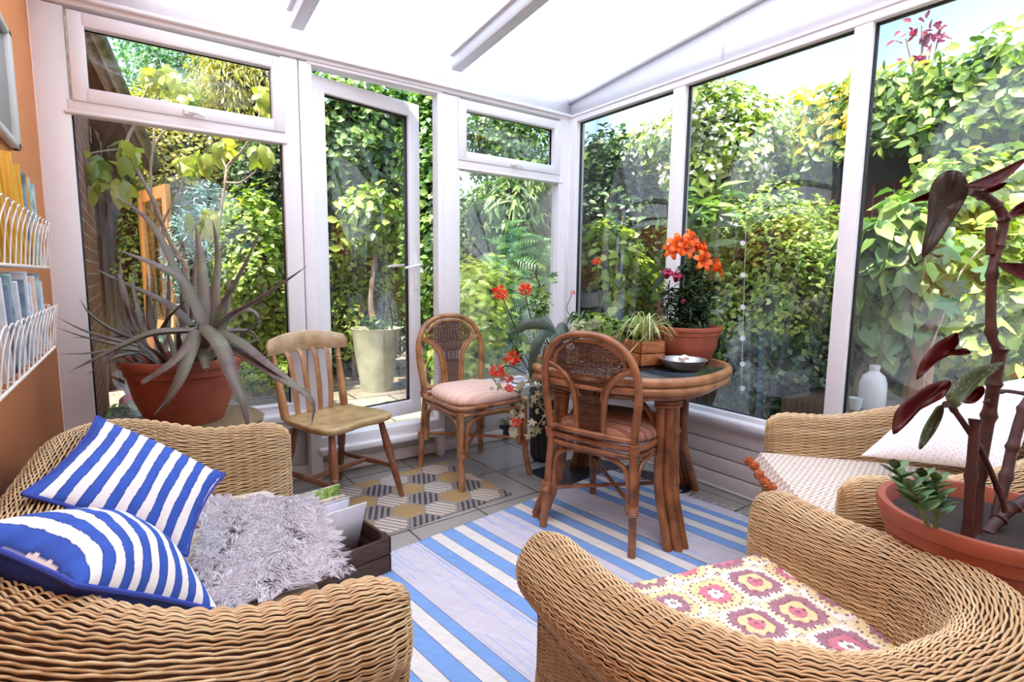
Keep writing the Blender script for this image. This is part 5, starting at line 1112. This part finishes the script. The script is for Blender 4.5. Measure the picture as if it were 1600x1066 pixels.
# ---- plants on the table
ZT = .714
def arch(g, b, az, L, h, w, droop=.6, flat=.18):
    d = np.array([math.cos(az), math.sin(az), 0]); P = [b, b+d*L*.25+[0, 0, h*.75], b+d*L*.6+[0, 0, h*(1.0)], b+d*L*.9+[0, 0, h*(1-droop*.6)], b+d*L*1.08+[0, 0, h*(1-droop*1.3)]]
    blade(g, P, w, flat=flat, n=6, prof=[.5, .9, 1, .6, .05], k=4)
def flowerhead(px, py, d, r, mat, par, n=110, name='flower_head'):
    c = PD(px, py, d); dv = rng.normal(0, 1, (n, 3)); dv /= np.linalg.norm(dv, axis=1)[:, None]; dv[:, 2] *= .8
    return leaves(name, c+dv*r*rng.uniform(.5, 1, n)[:, None], dv, r*.55, 'small', mat, par, axis=dv, tilt=.8)
REDF = leafmat('scarlet_petal', [(206, 44, 24), (240, 74, 40), (250, 104, 70)], transl=.3); PINKF = leafmat('salmon_petal', [(240, 90, 80), (252, 130, 112)], transl=.3)
ORF = leafmat('orange_lily_petal', [(232, 104, 14), (246, 128, 26), (250, 152, 50)], transl=.4); MAG = leafmat('magenta_lily_petal', [(176, 30, 86), (206, 54, 110)], transl=.35)
LILYG = leafmat('lily_leaf', [(24, 44, 26), (40, 66, 36), (70, 100, 52)], transl=.2)
lc = PZ(1067, 561, ZT); dl = (lc-CAM)@FWD
lr = 50*dl/F_PX
lp_ = empty('lily_pot', 'terracotta pot of orange and magenta lilies standing on the rattan table', 'potted plant', (lc[0], lc[1], ZT))
pot('pot', lp_, lr*1.02, .165, TERRA, base=.72, lip=.010, c=(lc[0], lc[1], ZT), sq=2.6)
rimz = ZT+.15
def lily(px, py, d, face, mat, s=.055, openk=1.):
    c = PD(px, py, d); f = norm(face); a0 = norm(np.cross(f, [0, 0, 1])); b0 = np.cross(a0, f); fl = None
    g = G()
    for k in range(6):
        a = k*PI/3+.3; r = a0*math.cos(a)+b0*math.sin(a); g.r = R_.random()
        blade(g, [c-f*s*.55, c-f*s*.15+r*s*.28*openk, c+f*s*.25+r*s*.62*openk, c+f*s*.22+r*s*.95*openk, c-f*s*.0+r*s*1.1*openk], s*.34, flat=.10, n=6, prof=[.35, .7, 1, .6, .05], up=f, k=4)
    fl = g.build('lily_flower', mat, lp_, rnd=True)
    g = G()
    for k in range(5): a = k*1.25; r = a0*math.cos(a)+b0*math.sin(a); g.tube([c-f*s*.2, c+f*s*.5+r*s*.2], .0009, 4); g.tube([c+f*s*.5+r*s*.2-r*.004, c+f*s*.5+r*s*.2+r*.004], .002, 5)
    g.build('stamens', plain('dark_anther', (96, 40, 26), rough=.8), fl); return c
heads = [(1060, 382, -.01, (-.6, -.6, .3), ORF, .056), (1080, 375, 0, (.1, -.8, .5), ORF, .058), (1072, 388, -.04, (-.2, -1, .2), ORF, .050), (1100, 392, .0, (.5, -.6, .2), ORF, .050), (1098, 408, -.03, (-.3, -.9, .3), ORF, .052), (1120, 418, -.02, (.7, -.7, .3), ORF, .050), (1090, 384, .02, (.2, -.5, .8), ORF, .052), (1052, 390, .02, (-.9, -.4, .1), ORF, .048)]
for px, py, dd, f_, m_, s_ in heads: lily(px, py, dl+dd, np.array(f_), m_, s_)
for px, py in ((1043, 428), (1057, 433)): lily(px, py, dl-.03, np.array([-.2, -.3, .8]), MAG, .050, .5)
lily(1068, 470, dl-.06, np.array([0, -.5, -.8]), MAG, .02, .5)
for px, py, bx_, dd in ((1070, 392, 1062, -.01), (1085, 385, 1072, .02), (1100, 410, 1086, .0), (1118, 425, 1096, -.02), (1046, 438, 1042, -.03), (1092, 470, 1092, .04), (1066, 440, 1052, .05), (1078, 430, 1078, -.04)):
    b = PD(bx_, 508, dl+dd*.5); b[2] = rimz-.02; tp = PD(px, py, dl+dd); P = catmull([b, (b+tp)/2+[0, 0, .01], tp], 8)
    stm = G().tube(P, .0028, 6).build('lily_stem', LILYG, lp_); 
    m_ = np.repeat(P[1:-3], 9, axis=0)+rng.normal(0, .003, (len(P[1:-3])*9, 3)); n_ = len(m_); a = rng.uniform(0, 2*PI, n_); ax_ = np.stack([np.cos(a), np.sin(a), rng.uniform(-.1, .7, n_)], 1)
    leaves('lily_leaves', m_, np.tile([0, 0, 1.], (n_, 1)), .052, 'long', LILYG, stm, axis=ax_, tilt=.35)
# metal bowl with paper
bw = PZ(1067, 578, ZT); dbw = (bw-CAM)@FWD; rb = 36*dbw/F_PX; bw = bw+norm(np.array([bw[0]-CAM[0], bw[1]-CAM[1], 0]))*rb*.35
bo = empty('metal_bowl', 'shallow steel bowl with crumpled paper in front of the lily pot', 'bowl', (bw[0], bw[1], ZT))
STEEL = plain('brushed_steel', (205, 203, 200), rough=.38, var=.1, metal=1.)
G().lathe([(0, 0), (rb*.68, 0), (rb*.78, .006), (rb*.95, .034), (rb, .042), (rb*1.04, .043), (rb*.98, .040), (rb*.92, .034), (rb*.74, .008), (0, .006)], 40, c=(bw[0], bw[1], ZT)).build('bowl', STEEL, bo)
lc_d = np.hypot(*(lc-bw)[:2])
V, F = blob((.028, .018, .012), bw+[.0, 0, .046], 4, amp=.45); tag(mk('crumpled_paper', V, [F], plain('pinkish_paper', (240, 220, 212), rough=.8), None, smooth=False), 'crumpled pinkish paper lying in the steel bowl', 'paper')
# wooden planter box
k1 = PZ(1000, 574, ZT); k2 = PZ(1025, 560, ZT); k0 = PZ(925, 553, ZT); du = norm(k0-k1); dv_ = norm(k2-k1); du[2] = 0; dv_ = np.array([-du[1], du[0], 0]); 
if dv_@(k2-k1) < 0: dv_ = -dv_
Lb, Wb, Hb = .26, .13, .112
pb_ = empty('planter_box', 'small reddish wooden planter box of house plants on the rattan table', 'planter', k1+du*Lb/2+dv_*Wb/2)
BMx = np.eye(4); BMx[:3, 0] = du; BMx[:3, 1] = dv_; BMx[:3, 3] = k1
for z in (.004, .060):
    for b in (((0, 0), (Lb, .009)), ((0, Wb-.009), (Lb, Wb)), ((0, 0), (.009, Wb)), ((Lb-.009, 0), (Lb, Wb))): G().box((b[0][0], b[0][1], z), (b[1][0], b[1][1], z+.052), M=BMx, bev=.0015).build('board', PINE, pb_, smooth=False)
G().box((.009, .009, 0), (Lb-.009, Wb-.009, .092), M=BMx).build('compost', SOIL, pb_, smooth=False)
SPID = leafmat('spider_plant_leaf', [(150, 170, 90), (206, 214, 150), (232, 234, 190)], transl=.35)
sp0 = k1+du*.05+dv_*.06+[0, 0, .095]; g = G()
for k in range(64): g.r = R_.random(); arch(g, sp0+np.array([R_.uniform(-.01, .01), R_.uniform(-.01, .01), 0]), R_.uniform(0, 2*PI), R_.uniform(.05, .14), R_.uniform(.06, .15), .0032, R_.uniform(.3, .9))
g.r = .9; q_ = PD(962, 580, (sp0-CAM)@FWD-.12); g.tube(catmull([sp0, sp0+[-.01, -.02, .05], (sp0+q_)/2+[0, 0, .03], q_], 5), .0018, 5)
g.build('spider_plant', SPID, pb_, rnd=True)
c_ = k1+du*.16+dv_*.07+[0, 0, .14]; P, N = ell_points(c_, (.08, .06, .06), 240, .4, 3, .2, -.6); leaves('mixed_foliage', P, N+[0, 0, .6], .045, 'broad', LM_mid, pb_, tilt=.5)
# other plants at the table's far side
def smallpot(name, label, px, py, R, h, mat, zb=ZT, d=None, grp=None):
    c = PZ(px, py, zb); e = empty(name, label, 'potted plant', (c[0], c[1], zb), group=grp); pot('pot', e, R, h, mat, base=.78, lip=.006, c=(c[0], c[1], zb), band=False, n=28); return e, c
BLK = plain('black_plastic_pot', (52, 52, 54), rough=.4, var=.2)
e1, c1_ = smallpot('orchid_plant', 'strap-leaved orchid in a black plastic pot at the left end of the table', 868, 566, .055, .10, BLK)
ORCH = leafmat('orchid_leaf', [(56, 74, 56), (86, 104, 80)], transl=.2, rough=.3)
d1_ = (c1_-CAM)@FWD
for P_, w_l in (([(868, 522, 0), (848, 508, -.02), (822, 508, -.04), (803, 522, -.05)], .026), ([(866, 522, 0), (848, 525, -.04), (835, 550, -.06), (828, 592, -.06)], .026), ([(868, 524, .0), (880, 512, .02), (884, 522, .02)], .03), ([(868, 522, 0.03), (852, 500, .05), (838, 505, .06)], .02), ([(870, 522, 0), (856, 540, -.05), (848, 575, -.05)], .016)):
    blade(G(), [PD(x, y, d1_+o_) for x, y, o_ in P_], w_l*.9, flat=.12, n=8, prof=[.4, .8, 1.05, .8, .1], up=-FWD+np.array([0, 0, .25])).build('leaf', ORCH, e1)
g = G()
for k in range(10): a = R_.uniform(0, 6.28); b = c1_+[.02*math.cos(a), .02*math.sin(a), .10]; g.tube(catmull([b, b+[.03*math.cos(a), .03*math.sin(a), .015], b+[.05*math.cos(a+.6), .05*math.sin(a+.6), -.004]], 4), .0025, 5)
g.build('aerial_roots', plain('grey_root', (160, 152, 140), rough=.8), e1)
e2, c2_ = smallpot('ivy_plant', 'variegated ivy in a small pot behind the dark chair back', 915, 552, .045, .085, BLK)
P, N = ell_points(c2_+[0, 0, .11], (.09, .08, .055), 230, .5, 4, .2, -.5); leaves('foliage', P, N+[0, 0, .5], .045, 'lobed', LM_ivy, e2, tilt=.5); P, N = ell_points(c2_+[0, 0, .11], (.08, .07, .05), 160, .4, 5, .2, -.5); leaves('foliage', P, N+[0, 0, .5], .045, 'broad', LM_mid, e2, tilt=.5)
e3, c3_ = smallpot('rosette_plant', 'bright strap-leaved rosette plant near the corner on the table', 905, 540, .04, .08, BLK)
g = G()
for k in range(16): g.r = R_.random(); arch(g, c3_+[0, 0, .075], k*2.4, R_.uniform(.06, .12), R_.uniform(.07, .13), .014, .45, .12)
g.build('foliage', LM_mid, e3, rnd=True)
GST = plain('geranium_stem', (76, 66, 44), rough=.7)
e4, c4_ = smallpot('geranium_plant', 'tall geranium with one scarlet head near the corner post', 940, 542, .045, .085, TERRA)
d4 = (c4_-CAM)@FWD
G().tube(catmull([c4_+[0, 0, .08], PD(937, 480, d4), PD(932, 412, d4)], 6), .0035, 6).build('flower_stem', GST, e4); flowerhead(932, 409, d4, .021, REDF, e4)
P, N = ell_points(c4_+[0, 0, .13], (.09, .08, .06), 120, .4, 6, .2, -.5); leaves('foliage', P, N+[0, 0, .8], .05, 'lobed', LM_bright, e4, tilt=.4)
flowerhead(895, 457, d4-.05, .013, REDF, e4, 60); G().tube(catmull([c4_+[-.02, 0, .08], PD(888, 490, d4-.03), PD(893, 460, d4-.05)], 6), .002, 6).build('flower_stem', GST, e4)
# tall geranium and trailing ivy on a stand left of the table
ps = PZ(845, 688, 0); ps = np.array([-.36, -.34, 0.])
dps = (ps-CAM)@FWD
tg = empty('tall_black_pot', 'tall ribbed black planter between the table and the back wall', 'planter', ps)
PZc = PD(838, 600, 0)
pc = PZ(853, 716, 0)
tg.location = tuple(pc)
g = G(); prof = [(0, 0), (.085, 0), (.092, .02), (.105, .40), (.112, .43), (.104, .435), (.098, .41), (0, .40)]; g.lathe(prof, 36, c=pc)
for k in range(18): a = k*2*PI/18; g.tube([(pc[0]+.094*math.cos(a), pc[1]+.094*math.sin(a), .02), (pc[0]+.106*math.cos(a), pc[1]+.106*math.sin(a), .40)], .005, 5)
g.build('pot', BLK, tg)
dpc = 2.78; dpot = (pc-CAM)@FWD
for pts_, hd, m_, r in (([(838, 590), (834, 520), (825, 480), (820, 455)], (820, 452), REDF, .026), ([(836, 588), (815, 540), (800, 500), (783, 460)], (781, 457), REDF, .030), ([(832, 590), (815, 560), (803, 540), (800, 552)], (800, 560), REDF, .030), ([(832, 592), (805, 575), (790, 572), (780, 578)], (777, 580), REDF, .028), ([(836, 596), (812, 600), (800, 598)], (795, 592), PINKF, .018), ([(836, 600), (812, 612), (803, 610)], (796, 607), PINKF, .017), ([(836, 604), (815, 640), (808, 650)], (806, 660), REDF, .022), ([(842, 588), (845, 470), (838, 430), (840, 415)], None, None, 0)):
    G().tube(catmull([PD(x, y, dpot+(dpc-.14-dpot)*min(1, i*.6)) for i, (x, y) in enumerate(pts_)], 6), .003, 6).build('flower_stem', GST, tg)
    if hd: flowerhead(hd[0], hd[1], dpc-.15, r*1.2, m_, tg)
for px, py, n_, sp in ((842, 440, 16, 24), (806, 540, 20, 30), (840, 480, 24, 26), (800, 500, 18, 30)):
    m_ = np.array([PD(px+rng.normal(0, sp*.4), py+rng.normal(0, sp*.6), dpc+rng.normal(0, .03)) for _ in range(n_)]); leaves('foliage', m_, np.tile([-.2, -.3, 1.], (n_, 1)), .055, 'lobed', LM_mid, tg, tilt=.4)
IVS = plain('pale_ivy_stem', (190, 170, 128), rough=.8)
for pts_ in ([(838, 590), (820, 600), (812, 612), (818, 630), (808, 652), (802, 664)], [(845, 592), (850, 610), (842, 628), (856, 650)], [(832, 590), (790, 582), (772, 590), (778, 604)], [(848, 592), (862, 620), (850, 650), (838, 668)]):
    st = G().tube(catmull([PD(x, y, dpc-.13) for x, y in pts_], 6), .003, 6).build('ivy_stem', IVS, tg)
    m_ = np.array([PD(x+rng.normal(0, 6), y+rng.normal(0, 7), dpc-.14+rng.normal(0, .01)) for x, y in pts_ for _ in range(4)]); leaves('ivy_leaves', m_, np.tile(-FWD+[0, 0, .4], (len(m_), 1)), .034, 'lobed', LM_ivy, st, tilt=.4)
fp, fc = smallpot('floor_pot_plant', 'small black pot with a low green plant on the tiles behind the peach-seated chair', 786, 684, .05, .10, BLK, zb=0.0)
P, N = ell_points(fc+[0, 0, .12], (.045, .045, .03), 50, .4, 6, .2, -.5); leaves('foliage', P, N+[0, 0, .8], .03, 'broad', LM_mid, fp, tilt=.4)
# fallen petals
PET = leafmat('fallen_petal', [(190, 40, 30), (226, 70, 50)], transl=.2)
for k in range(34):
    px, py = R_.choice([(800, 700), (812, 712), (815, 745), (790, 706), (826, 738), (842, 700), (825, 722)]); c = PZ(px+R_.gauss(0, 8), py+R_.gauss(0, 5), .0025)
    o = leaves('red_petal', [c], np.array([[0, 0, 1.]]), .011, 'small', PET, None, tilt=.1); tag(o, 'fallen red geranium petal on the cream tiles', 'petal', 'fallen petals on the tiles')

# ================================================================== THINGS IN THE GARDEN
def brickmat():
    t = NT('red_brickwork'); p = t.pr(Roughness=.9); tc = t.n('TexCoord'); mp = t.n('Mapping'); mp.inputs['Rotation'].default_value = (PI/2, 0, PI/2); t.l(tc.outputs['Object'], mp.inputs[0]); b = t.n('TexBrick'); b.inputs['Scale'].default_value = 1; b.inputs['Brick Width'].default_value = .225; b.inputs['Row Height'].default_value = .075; b.inputs['Mortar Size'].default_value = .006
    b.inputs['Color1'].default_value = S((164, 100, 74)); b.inputs['Color2'].default_value = S((136, 78, 58)); b.inputs['Mortar'].default_value = S((170, 156, 136))
    sx_ = t.n('SeparateXYZ'); cb_ = t.n('CombineXYZ'); t.l(tc.outputs['Object'], sx_.inputs[0]); t.l(sx_.outputs[1], cb_.inputs[0]); t.l(sx_.outputs[2], cb_.inputs[1]); t.l(cb_.outputs[0], b.inputs[0]); t.l(b.outputs[0], p.inputs[0]); t.l(t.bump(b.outputs['Fac'], -.004).outputs[0], p.inputs['Normal']); return t.m
bh_ = empty('brick_house', 'brick side wall of the house running back outside the left window', 'house', (-3.02, 1.3, -.03))
G().box((-3.15, .17, -.03), (-2.69, 2.3, 2.9)).build('brick_wall', brickmat(), bh_, smooth=False)
DKW = plain('dark_weathered_wood', (112, 86, 62), rough=.8, c2=(70, 52, 38), scale=14, stretch=(4, 4, .3), bump=.003)
def quadwall(A, B, zA, zB, thick=.06, z0=-.03):
    A = np.array([A[0], A[1]]); B = np.array([B[0], B[1]]); u = B-A; L = np.linalg.norm(u); u /= L; nv = np.array([-u[1], u[0]])
    return G().prism([(0, z0), (L, z0), (L, zB), (0, zA)], 0, thick, fr=((A[0], A[1], 0), (u[0], u[1], 0), (0, 0, 1), (nv[0], nv[1], 0)))
A = PD(138, 300, 4.9); B = PD(205, 300, 5.6); zA = PD(138, 130, 4.9)[2]; zB = PD(205, 262, 5.6)[2]
po = empty('timber_porch', 'dark weathered timber porch with a sloping eave behind the aloe', 'porch', (A[0], A[1], -.03))
quadwall(A, B, zA, zB).build('boarded_wall', DKW, po, smooth=False)
for k in range(6):
    q_ = A+(B-A)*(k/5); zz_ = zA+(zB-zA)*k/5; G().tube([(q_[0], q_[1], -.03), (q_[0], q_[1], zz_)], .045, 4).build('post', DKW, po, smooth=False)
E0 = PD(128, 20, 4.0); E1 = PD(238, 262, 5.4); G().tube([E0, E1], [.10, .08], 4).build('eave_board', DKW, po, smooth=False)
G().tube([PD(145, 35, 3.9), PD(243, 258, 5.3)], .045, 10).build('gutter', plain('mossy_gutter', (120, 112, 78), rough=.7, c2=(70, 66, 50)), po)
G().prism([(0, 0), (1, 0), (1, .03), (0, .03)], 0, 1, fr=(E0, E1-E0, (0, 0, 1), np.array([-1.2, .1, .35]))).build('roof', plain('brown_roof_tiles', (110, 76, 58), rough=.9, c2=(80, 54, 42), scale=30), po, smooth=False)
OW = plain('orange_varnished_timber', (248, 172, 84), rough=.45, c2=(230, 146, 64), scale=12, stretch=(4, 4, .4))
od = empty('orange_door', 'open orange-varnished timber door standing behind the aloe', 'door', PD(240, 520, 5.0))
a1 = PD(213, 300, 5.25); a2 = PD(258, 306, 4.75); zt1 = a1[2]; zbt = PD(258, 560, 4.75)[2]
u_ = (a2-a1); u_[2] = 0; Lo = np.linalg.norm(u_); u_ /= Lo; OM = np.eye(4); OM[:3, 0] = u_; OM[:3, 1] = [-u_[1], u_[0], 0]; OM[:3, 3] = [a1[0], a1[1], 0]
for b in ((0, .09), (Lo-.10, Lo)): G().box((b[0], 0, -.03), (b[1], .045, zt1), M=OM, bev=.004).build('stile', OW, od, smooth=False)
for z in (-.03, .55, zt1-.11): G().box((.08, .003, z), (Lo-.09, .042, z+.11), M=OM, bev=.004).build('rail', OW, od, smooth=False)
G().box((.085, .02, .6), (Lo-.095, .024, zt1-.1), M=OM).build('glass_pane', GLASS, od, smooth=False)
# potted young tree close to the window
yt = empty('large_leaved_sapling', 'pale-stemmed sapling with big drooping yellow-green leaves just outside the window', 'tree', np.append(PD(300, 560, 3.9)[:2], 0))
base = np.append(PD(300, 560, 3.9)[:2], .0)
G().lathe([(0, 0), (.12, 0), (.17, .28), (.18, .30), (.165, .30), (.15, .27), (0, .26)], 30, c=base).build('tub', TERRA, yt)
br = [([(292, 420, 3.75), (262, 370, 3.7), (238, 310, 3.6), (212, 262, 3.55), (198, 225, 3.5), (212, 190, 3.5)], .016), ([(237, 330, 3.8), (236, 250, 3.8), (248, 215, 3.8), (266, 198, 3.8)], .009), ([(340, 470, 3.75), (338, 400, 3.7), (344, 340, 3.65), (352, 285, 3.6), (356, 260, 3.6), (375, 240, 3.55), (392, 216, 3.5)], .013), ([(356, 268, 3.6), (346, 245, 3.6), (342, 225, 3.6)], .007), ([(290, 410, 3.7), (262, 390, 3.7), (255, 350, 3.65), (280, 300, 3.6), (288, 270, 3.6)], .009), ([(236, 260, 3.8), (246, 160, 3.8), (256, 130, 3.8)], .008), ([(342, 400, 3.7), (310, 410, 3.6), (288, 425, 3.6)], .008), ([(198, 232, 3.5), (160, 236, 3.4), (140, 240, 3.35)], .006), ([(352, 285, 3.6), (375, 285, 3.55), (400, 268, 3.5)], .007), ([(212, 190, 3.5), (225, 150, 3.5), (240, 120, 3.5)], .008), ([(392, 216, 3.5), (405, 180, 3.5), (408, 150, 3.5)], .006)]
for k, (pts_, r) in enumerate(br):
    P = catmull([PD(*q_) for q_ in pts_], 5); 
    if k in (0, 2): P = np.vstack([[base+[.02*k-.02, 0, .26]], P])
    G().tube(P, np.linspace(r, r*.6, len(P)), 7).build('branch', PALEBARK, yt)
for px, py, dd, n_, sx_, sy_ in ((150, 265, 3.4, 20, 16, 28), (200, 235, 3.5, 14, 10, 14), (188, 290, 3.45, 10, 8, 16), (288, 255, 3.6, 16, 20, 14), (318, 245, 3.6, 8, 10, 10), (342, 225, 3.6, 9, 10, 10), (400, 235, 3.5, 12, 14, 12), (320, 345, 3.55, 16, 20, 16), (262, 115, 3.5, 18, 20, 14), (295, 140, 3.5, 12, 14, 10), (408, 145, 3.5, 12, 10, 12), (240, 125, 3.5, 8, 10, 8)):
    m_ = np.array([PD(px+rng.normal(0, sx_*.6), py+rng.normal(0, sy_*.6), dd+rng.normal(0, .06)) for _ in range(int(n_*1.5))]); n_ = len(m_)
    leaves('leaf_cluster', m_, np.tile([-.2, -.7, .5], (n_, 1)), .10, 'bigleaf', LM_pale, yt, axis=np.tile([0, -.2, -1.], (n_, 1)), tilt=.6)
# glazed planter
gp = PD(588, 560, 5.2); gp[2] = 0; ztop = PD(588, 512, 5.2)[2]; gz = empty('glazed_planter', 'large pale stone planter with a young tree seen through the door glass', 'planter', gp)
zbp = max(0.0, PD(588, 604, 5.2)[2]); gz.location = (gp[0], gp[1], 0)
G().lathe([(0, 0), (.15, 0), (.16, zbp+.05), (.20, zbp+(ztop-zbp)*.6), (.225, ztop-.03), (.235, ztop), (.215, ztop), (.20, ztop-.05), (0, ztop-.06)], 36, c=gp).build('pot', plain('pale_glazed_stone', (190, 188, 160), rough=.6, c2=(150, 152, 126), scale=6), gz)
G().tube(catmull([gp+[0, 0, ztop-.06], PD(580, 470, 5.2), PD(586, 400, 5.2), PD(584, 360, 5.2)], 6), np.linspace(.035, .018, 19), 8).build('trunk', BARK, gz)
P, N = ell_points(PD(585, 345, 5.2), (.35, .2, .35), 700, .3, 8, .3); leaves('crown', P, N+[0, 0, .5], .11, 'ovate', LM_bright, gz)
P, N = ell_points(gp+[0, 0, ztop+.03], (.14, .14, .08), 260, .3, 8, .3); leaves('underplanting', P, N+[0, 0, .5], .05, 'ovate', LM_dark, gz)
# small red garden figure
gn = PD(206, 632, 3.7); gn[2] = max(0, gn[2]-.05); gf = empty('garden_ornament', 'small red and white garden ornament on the paving left of the aloe pot', 'ornament', gn)
G().lathe([(0, -.0), (.05, 0), (.075, .04), (.07, .09), (.04, .12), (0, .13)], 24, c=gn).build('body', plain('glossy_red_paint', (206, 36, 40), rough=.3, var=.1), gf)
G().lathe([(0, .12), (.035, .13), (.045, .17), (.03, .24), (.008, .34), (0, .345)], 24, c=gn).build('head', plain('white_ornament_paint', (240, 232, 222), rough=.5, var=.05), gf)
G().box((gn[0]-.3, gn[1]-.15, -.03), (gn[0]+.2, gn[1]+.2, gn[2])).build('ornament_plinth', plain('old_brick_plinth', (120, 108, 84), rough=.9, c2=(80, 74, 58), scale=10))
tag(bpy.data.objects['ornament_plinth'], 'mossy stone block under the red garden ornament', 'block')
P, N = ell_points(gn+[0.0, -.06, .02], (.2, .08, .06), 200, .3, 8, .3); o = leaves('border_plant', P, N+[0, 0, .5], .05, 'ovate', LM_bright, None); tag(o, 'low bright leaves around the red garden ornament', 'plant')
# timber post, log, bottle, cup, bench outside the right pane
POSTM = plain('tan_timber_post', (176, 134, 88), rough=.8, c2=(120, 86, 54), scale=18, stretch=(1, 1, .2), bump=.003)
pb1 = PD(1425, 700, 2.75); pt1 = PD(1468, 330, 2.75); o = G().tube([(pb1[0]+(pb1[0]-pt1[0])*pb1[2]/(pt1[2]-pb1[2])*0, pb1[1], -.03), tuple(pb1), tuple(pt1)], [.06, .055, .045], 14).build('timber_post', POSTM); tag(o, 'tan timber post twined with vine beyond the tall right pane', 'post')
o = G().tube([PD(1392, 652, 2.85), PD(1412, 560, 2.95), PD(1432, 490, 3.05)], [.045, .042, .036], 12).build('leaning_log', BARK); tag(o, 'dark log leaning beside the timber post outside', 'log')
bt = PD(1362, 628, 2.55); bz = bt[2]
o = G().box((max(.2, bt[0]-.35), bt[1]-.5, -.03), (bt[0]+.3, bt[1]+.35, bz-.03)).build('potting_bench', DKW, smooth=False); tag(o, 'dark potting bench outside the right window carrying a white bottle', 'bench')
BOT = plain('milky_plastic', (226, 226, 222), rough=.35, var=.06)
bo_ = empty('plastic_bottle', 'large milky white plastic bottle standing outside the right window', 'bottle', (bt[0], bt[1], bz-.03))
G().lathe([(0, 0), (.052, 0), (.056, .01), (.056, .12), (.045, .155), (.02, .178), (.018, .19)], 28, c=(bt[0], bt[1], bz-.03)).build('bottle_body', BOT, bo_)
G().lathe([(.0215, .186), (.0215, .205), (0, .205)], 20, c=(bt[0], bt[1], bz-.03)).build('cap', BOT, bo_)
cu_ = PD(1337, 630, 2.52); o = G().lathe([(0, 0), (.020, 0), (.028, .05), (.029, .055), (.026, .055), (.018, .006), (0, .006)], 20, c=(cu_[0], cu_[1], bz-.03)).build('white_cup', BOT); tag(o, 'small white cup beside the milky bottle outside', 'cup')
# purple-leaved branch against the sky
pp_ = empty('purple_smoke_bush', 'purple-leaved branch rising against the sky above the climber', 'shrub', (2.75, -.4, 0))
tip_ = [(1440, 115), (1415, 60), (1440, 40), (1470, 45), (1425, 90), (1455, 70)]
b0_ = PD(1438, 190, 4.6)
G().tube([(b0_[0]+.1, b0_[1], -.03), tuple(b0_)], [.03, .015], 7).build('stem', BARK, pp_)
for x, y in tip_: G().tube(catmull([b0_, (b0_+PD(x, y, 4.6))/2+[0, 0, .05], PD(x, y, 4.6)], 5), .006, 5).build('twig', BARK, pp_)
m_ = np.array([PD(x+rng.normal(0, 12), y+rng.normal(0, 10), 4.6+rng.normal(0, .06)) for x, y in tip_ for _ in range(9)]); leaves('foliage', m_, np.tile([-.6, -.3, .4], (len(m_), 1)), .085, 'ovate', LM_purple, pp_, tilt=.6)
# big pale hop leaves near the pane
hv = empty('hop_leaf_spray', 'spray of large pale hop leaves hanging near the timber post', 'vine', PD(1465, 500, 2.5))
for px, py, s_ in ((1490, 455, .13), (1478, 480, .10), (1510, 385, .12), (1470, 400, .10), (1530, 430, .09)):
    leaves('leaf', [PD(px, py-20, 2.5)], np.array([-FWD*.8+[0, 0, .45]]), s_, 'lobed', LM_fern, hv, axis=np.array([[.0, 0, -1.]]), tilt=.12)
G().tube(catmull([PD(1540, 380, 2.55), PD(1505, 420, 2.52), PD(1490, 455, 2.52), PD(1450, 560, 2.6), PD(1440, 640, 2.7)], 6), .004, 5).build('vine_stem', PALEBARK, hv)
# string of white discs
sd_ = empty('disc_string', 'hanging string of small white reflective discs outside the wide right pane', 'garden string', PD(1160, 420, 3.0))
G().tube([PD(1166, 330, 2.9), PD(1158, 620, 2.9)], .0012, 4).build('string', WIRE, sd_)
for y in (380, 430, 480, 529, 569, 607): q_ = PD(1160, y, 2.9); G().tube([q_, q_-FWD*.003], .014, 14).build('disc', BOT, sd_)
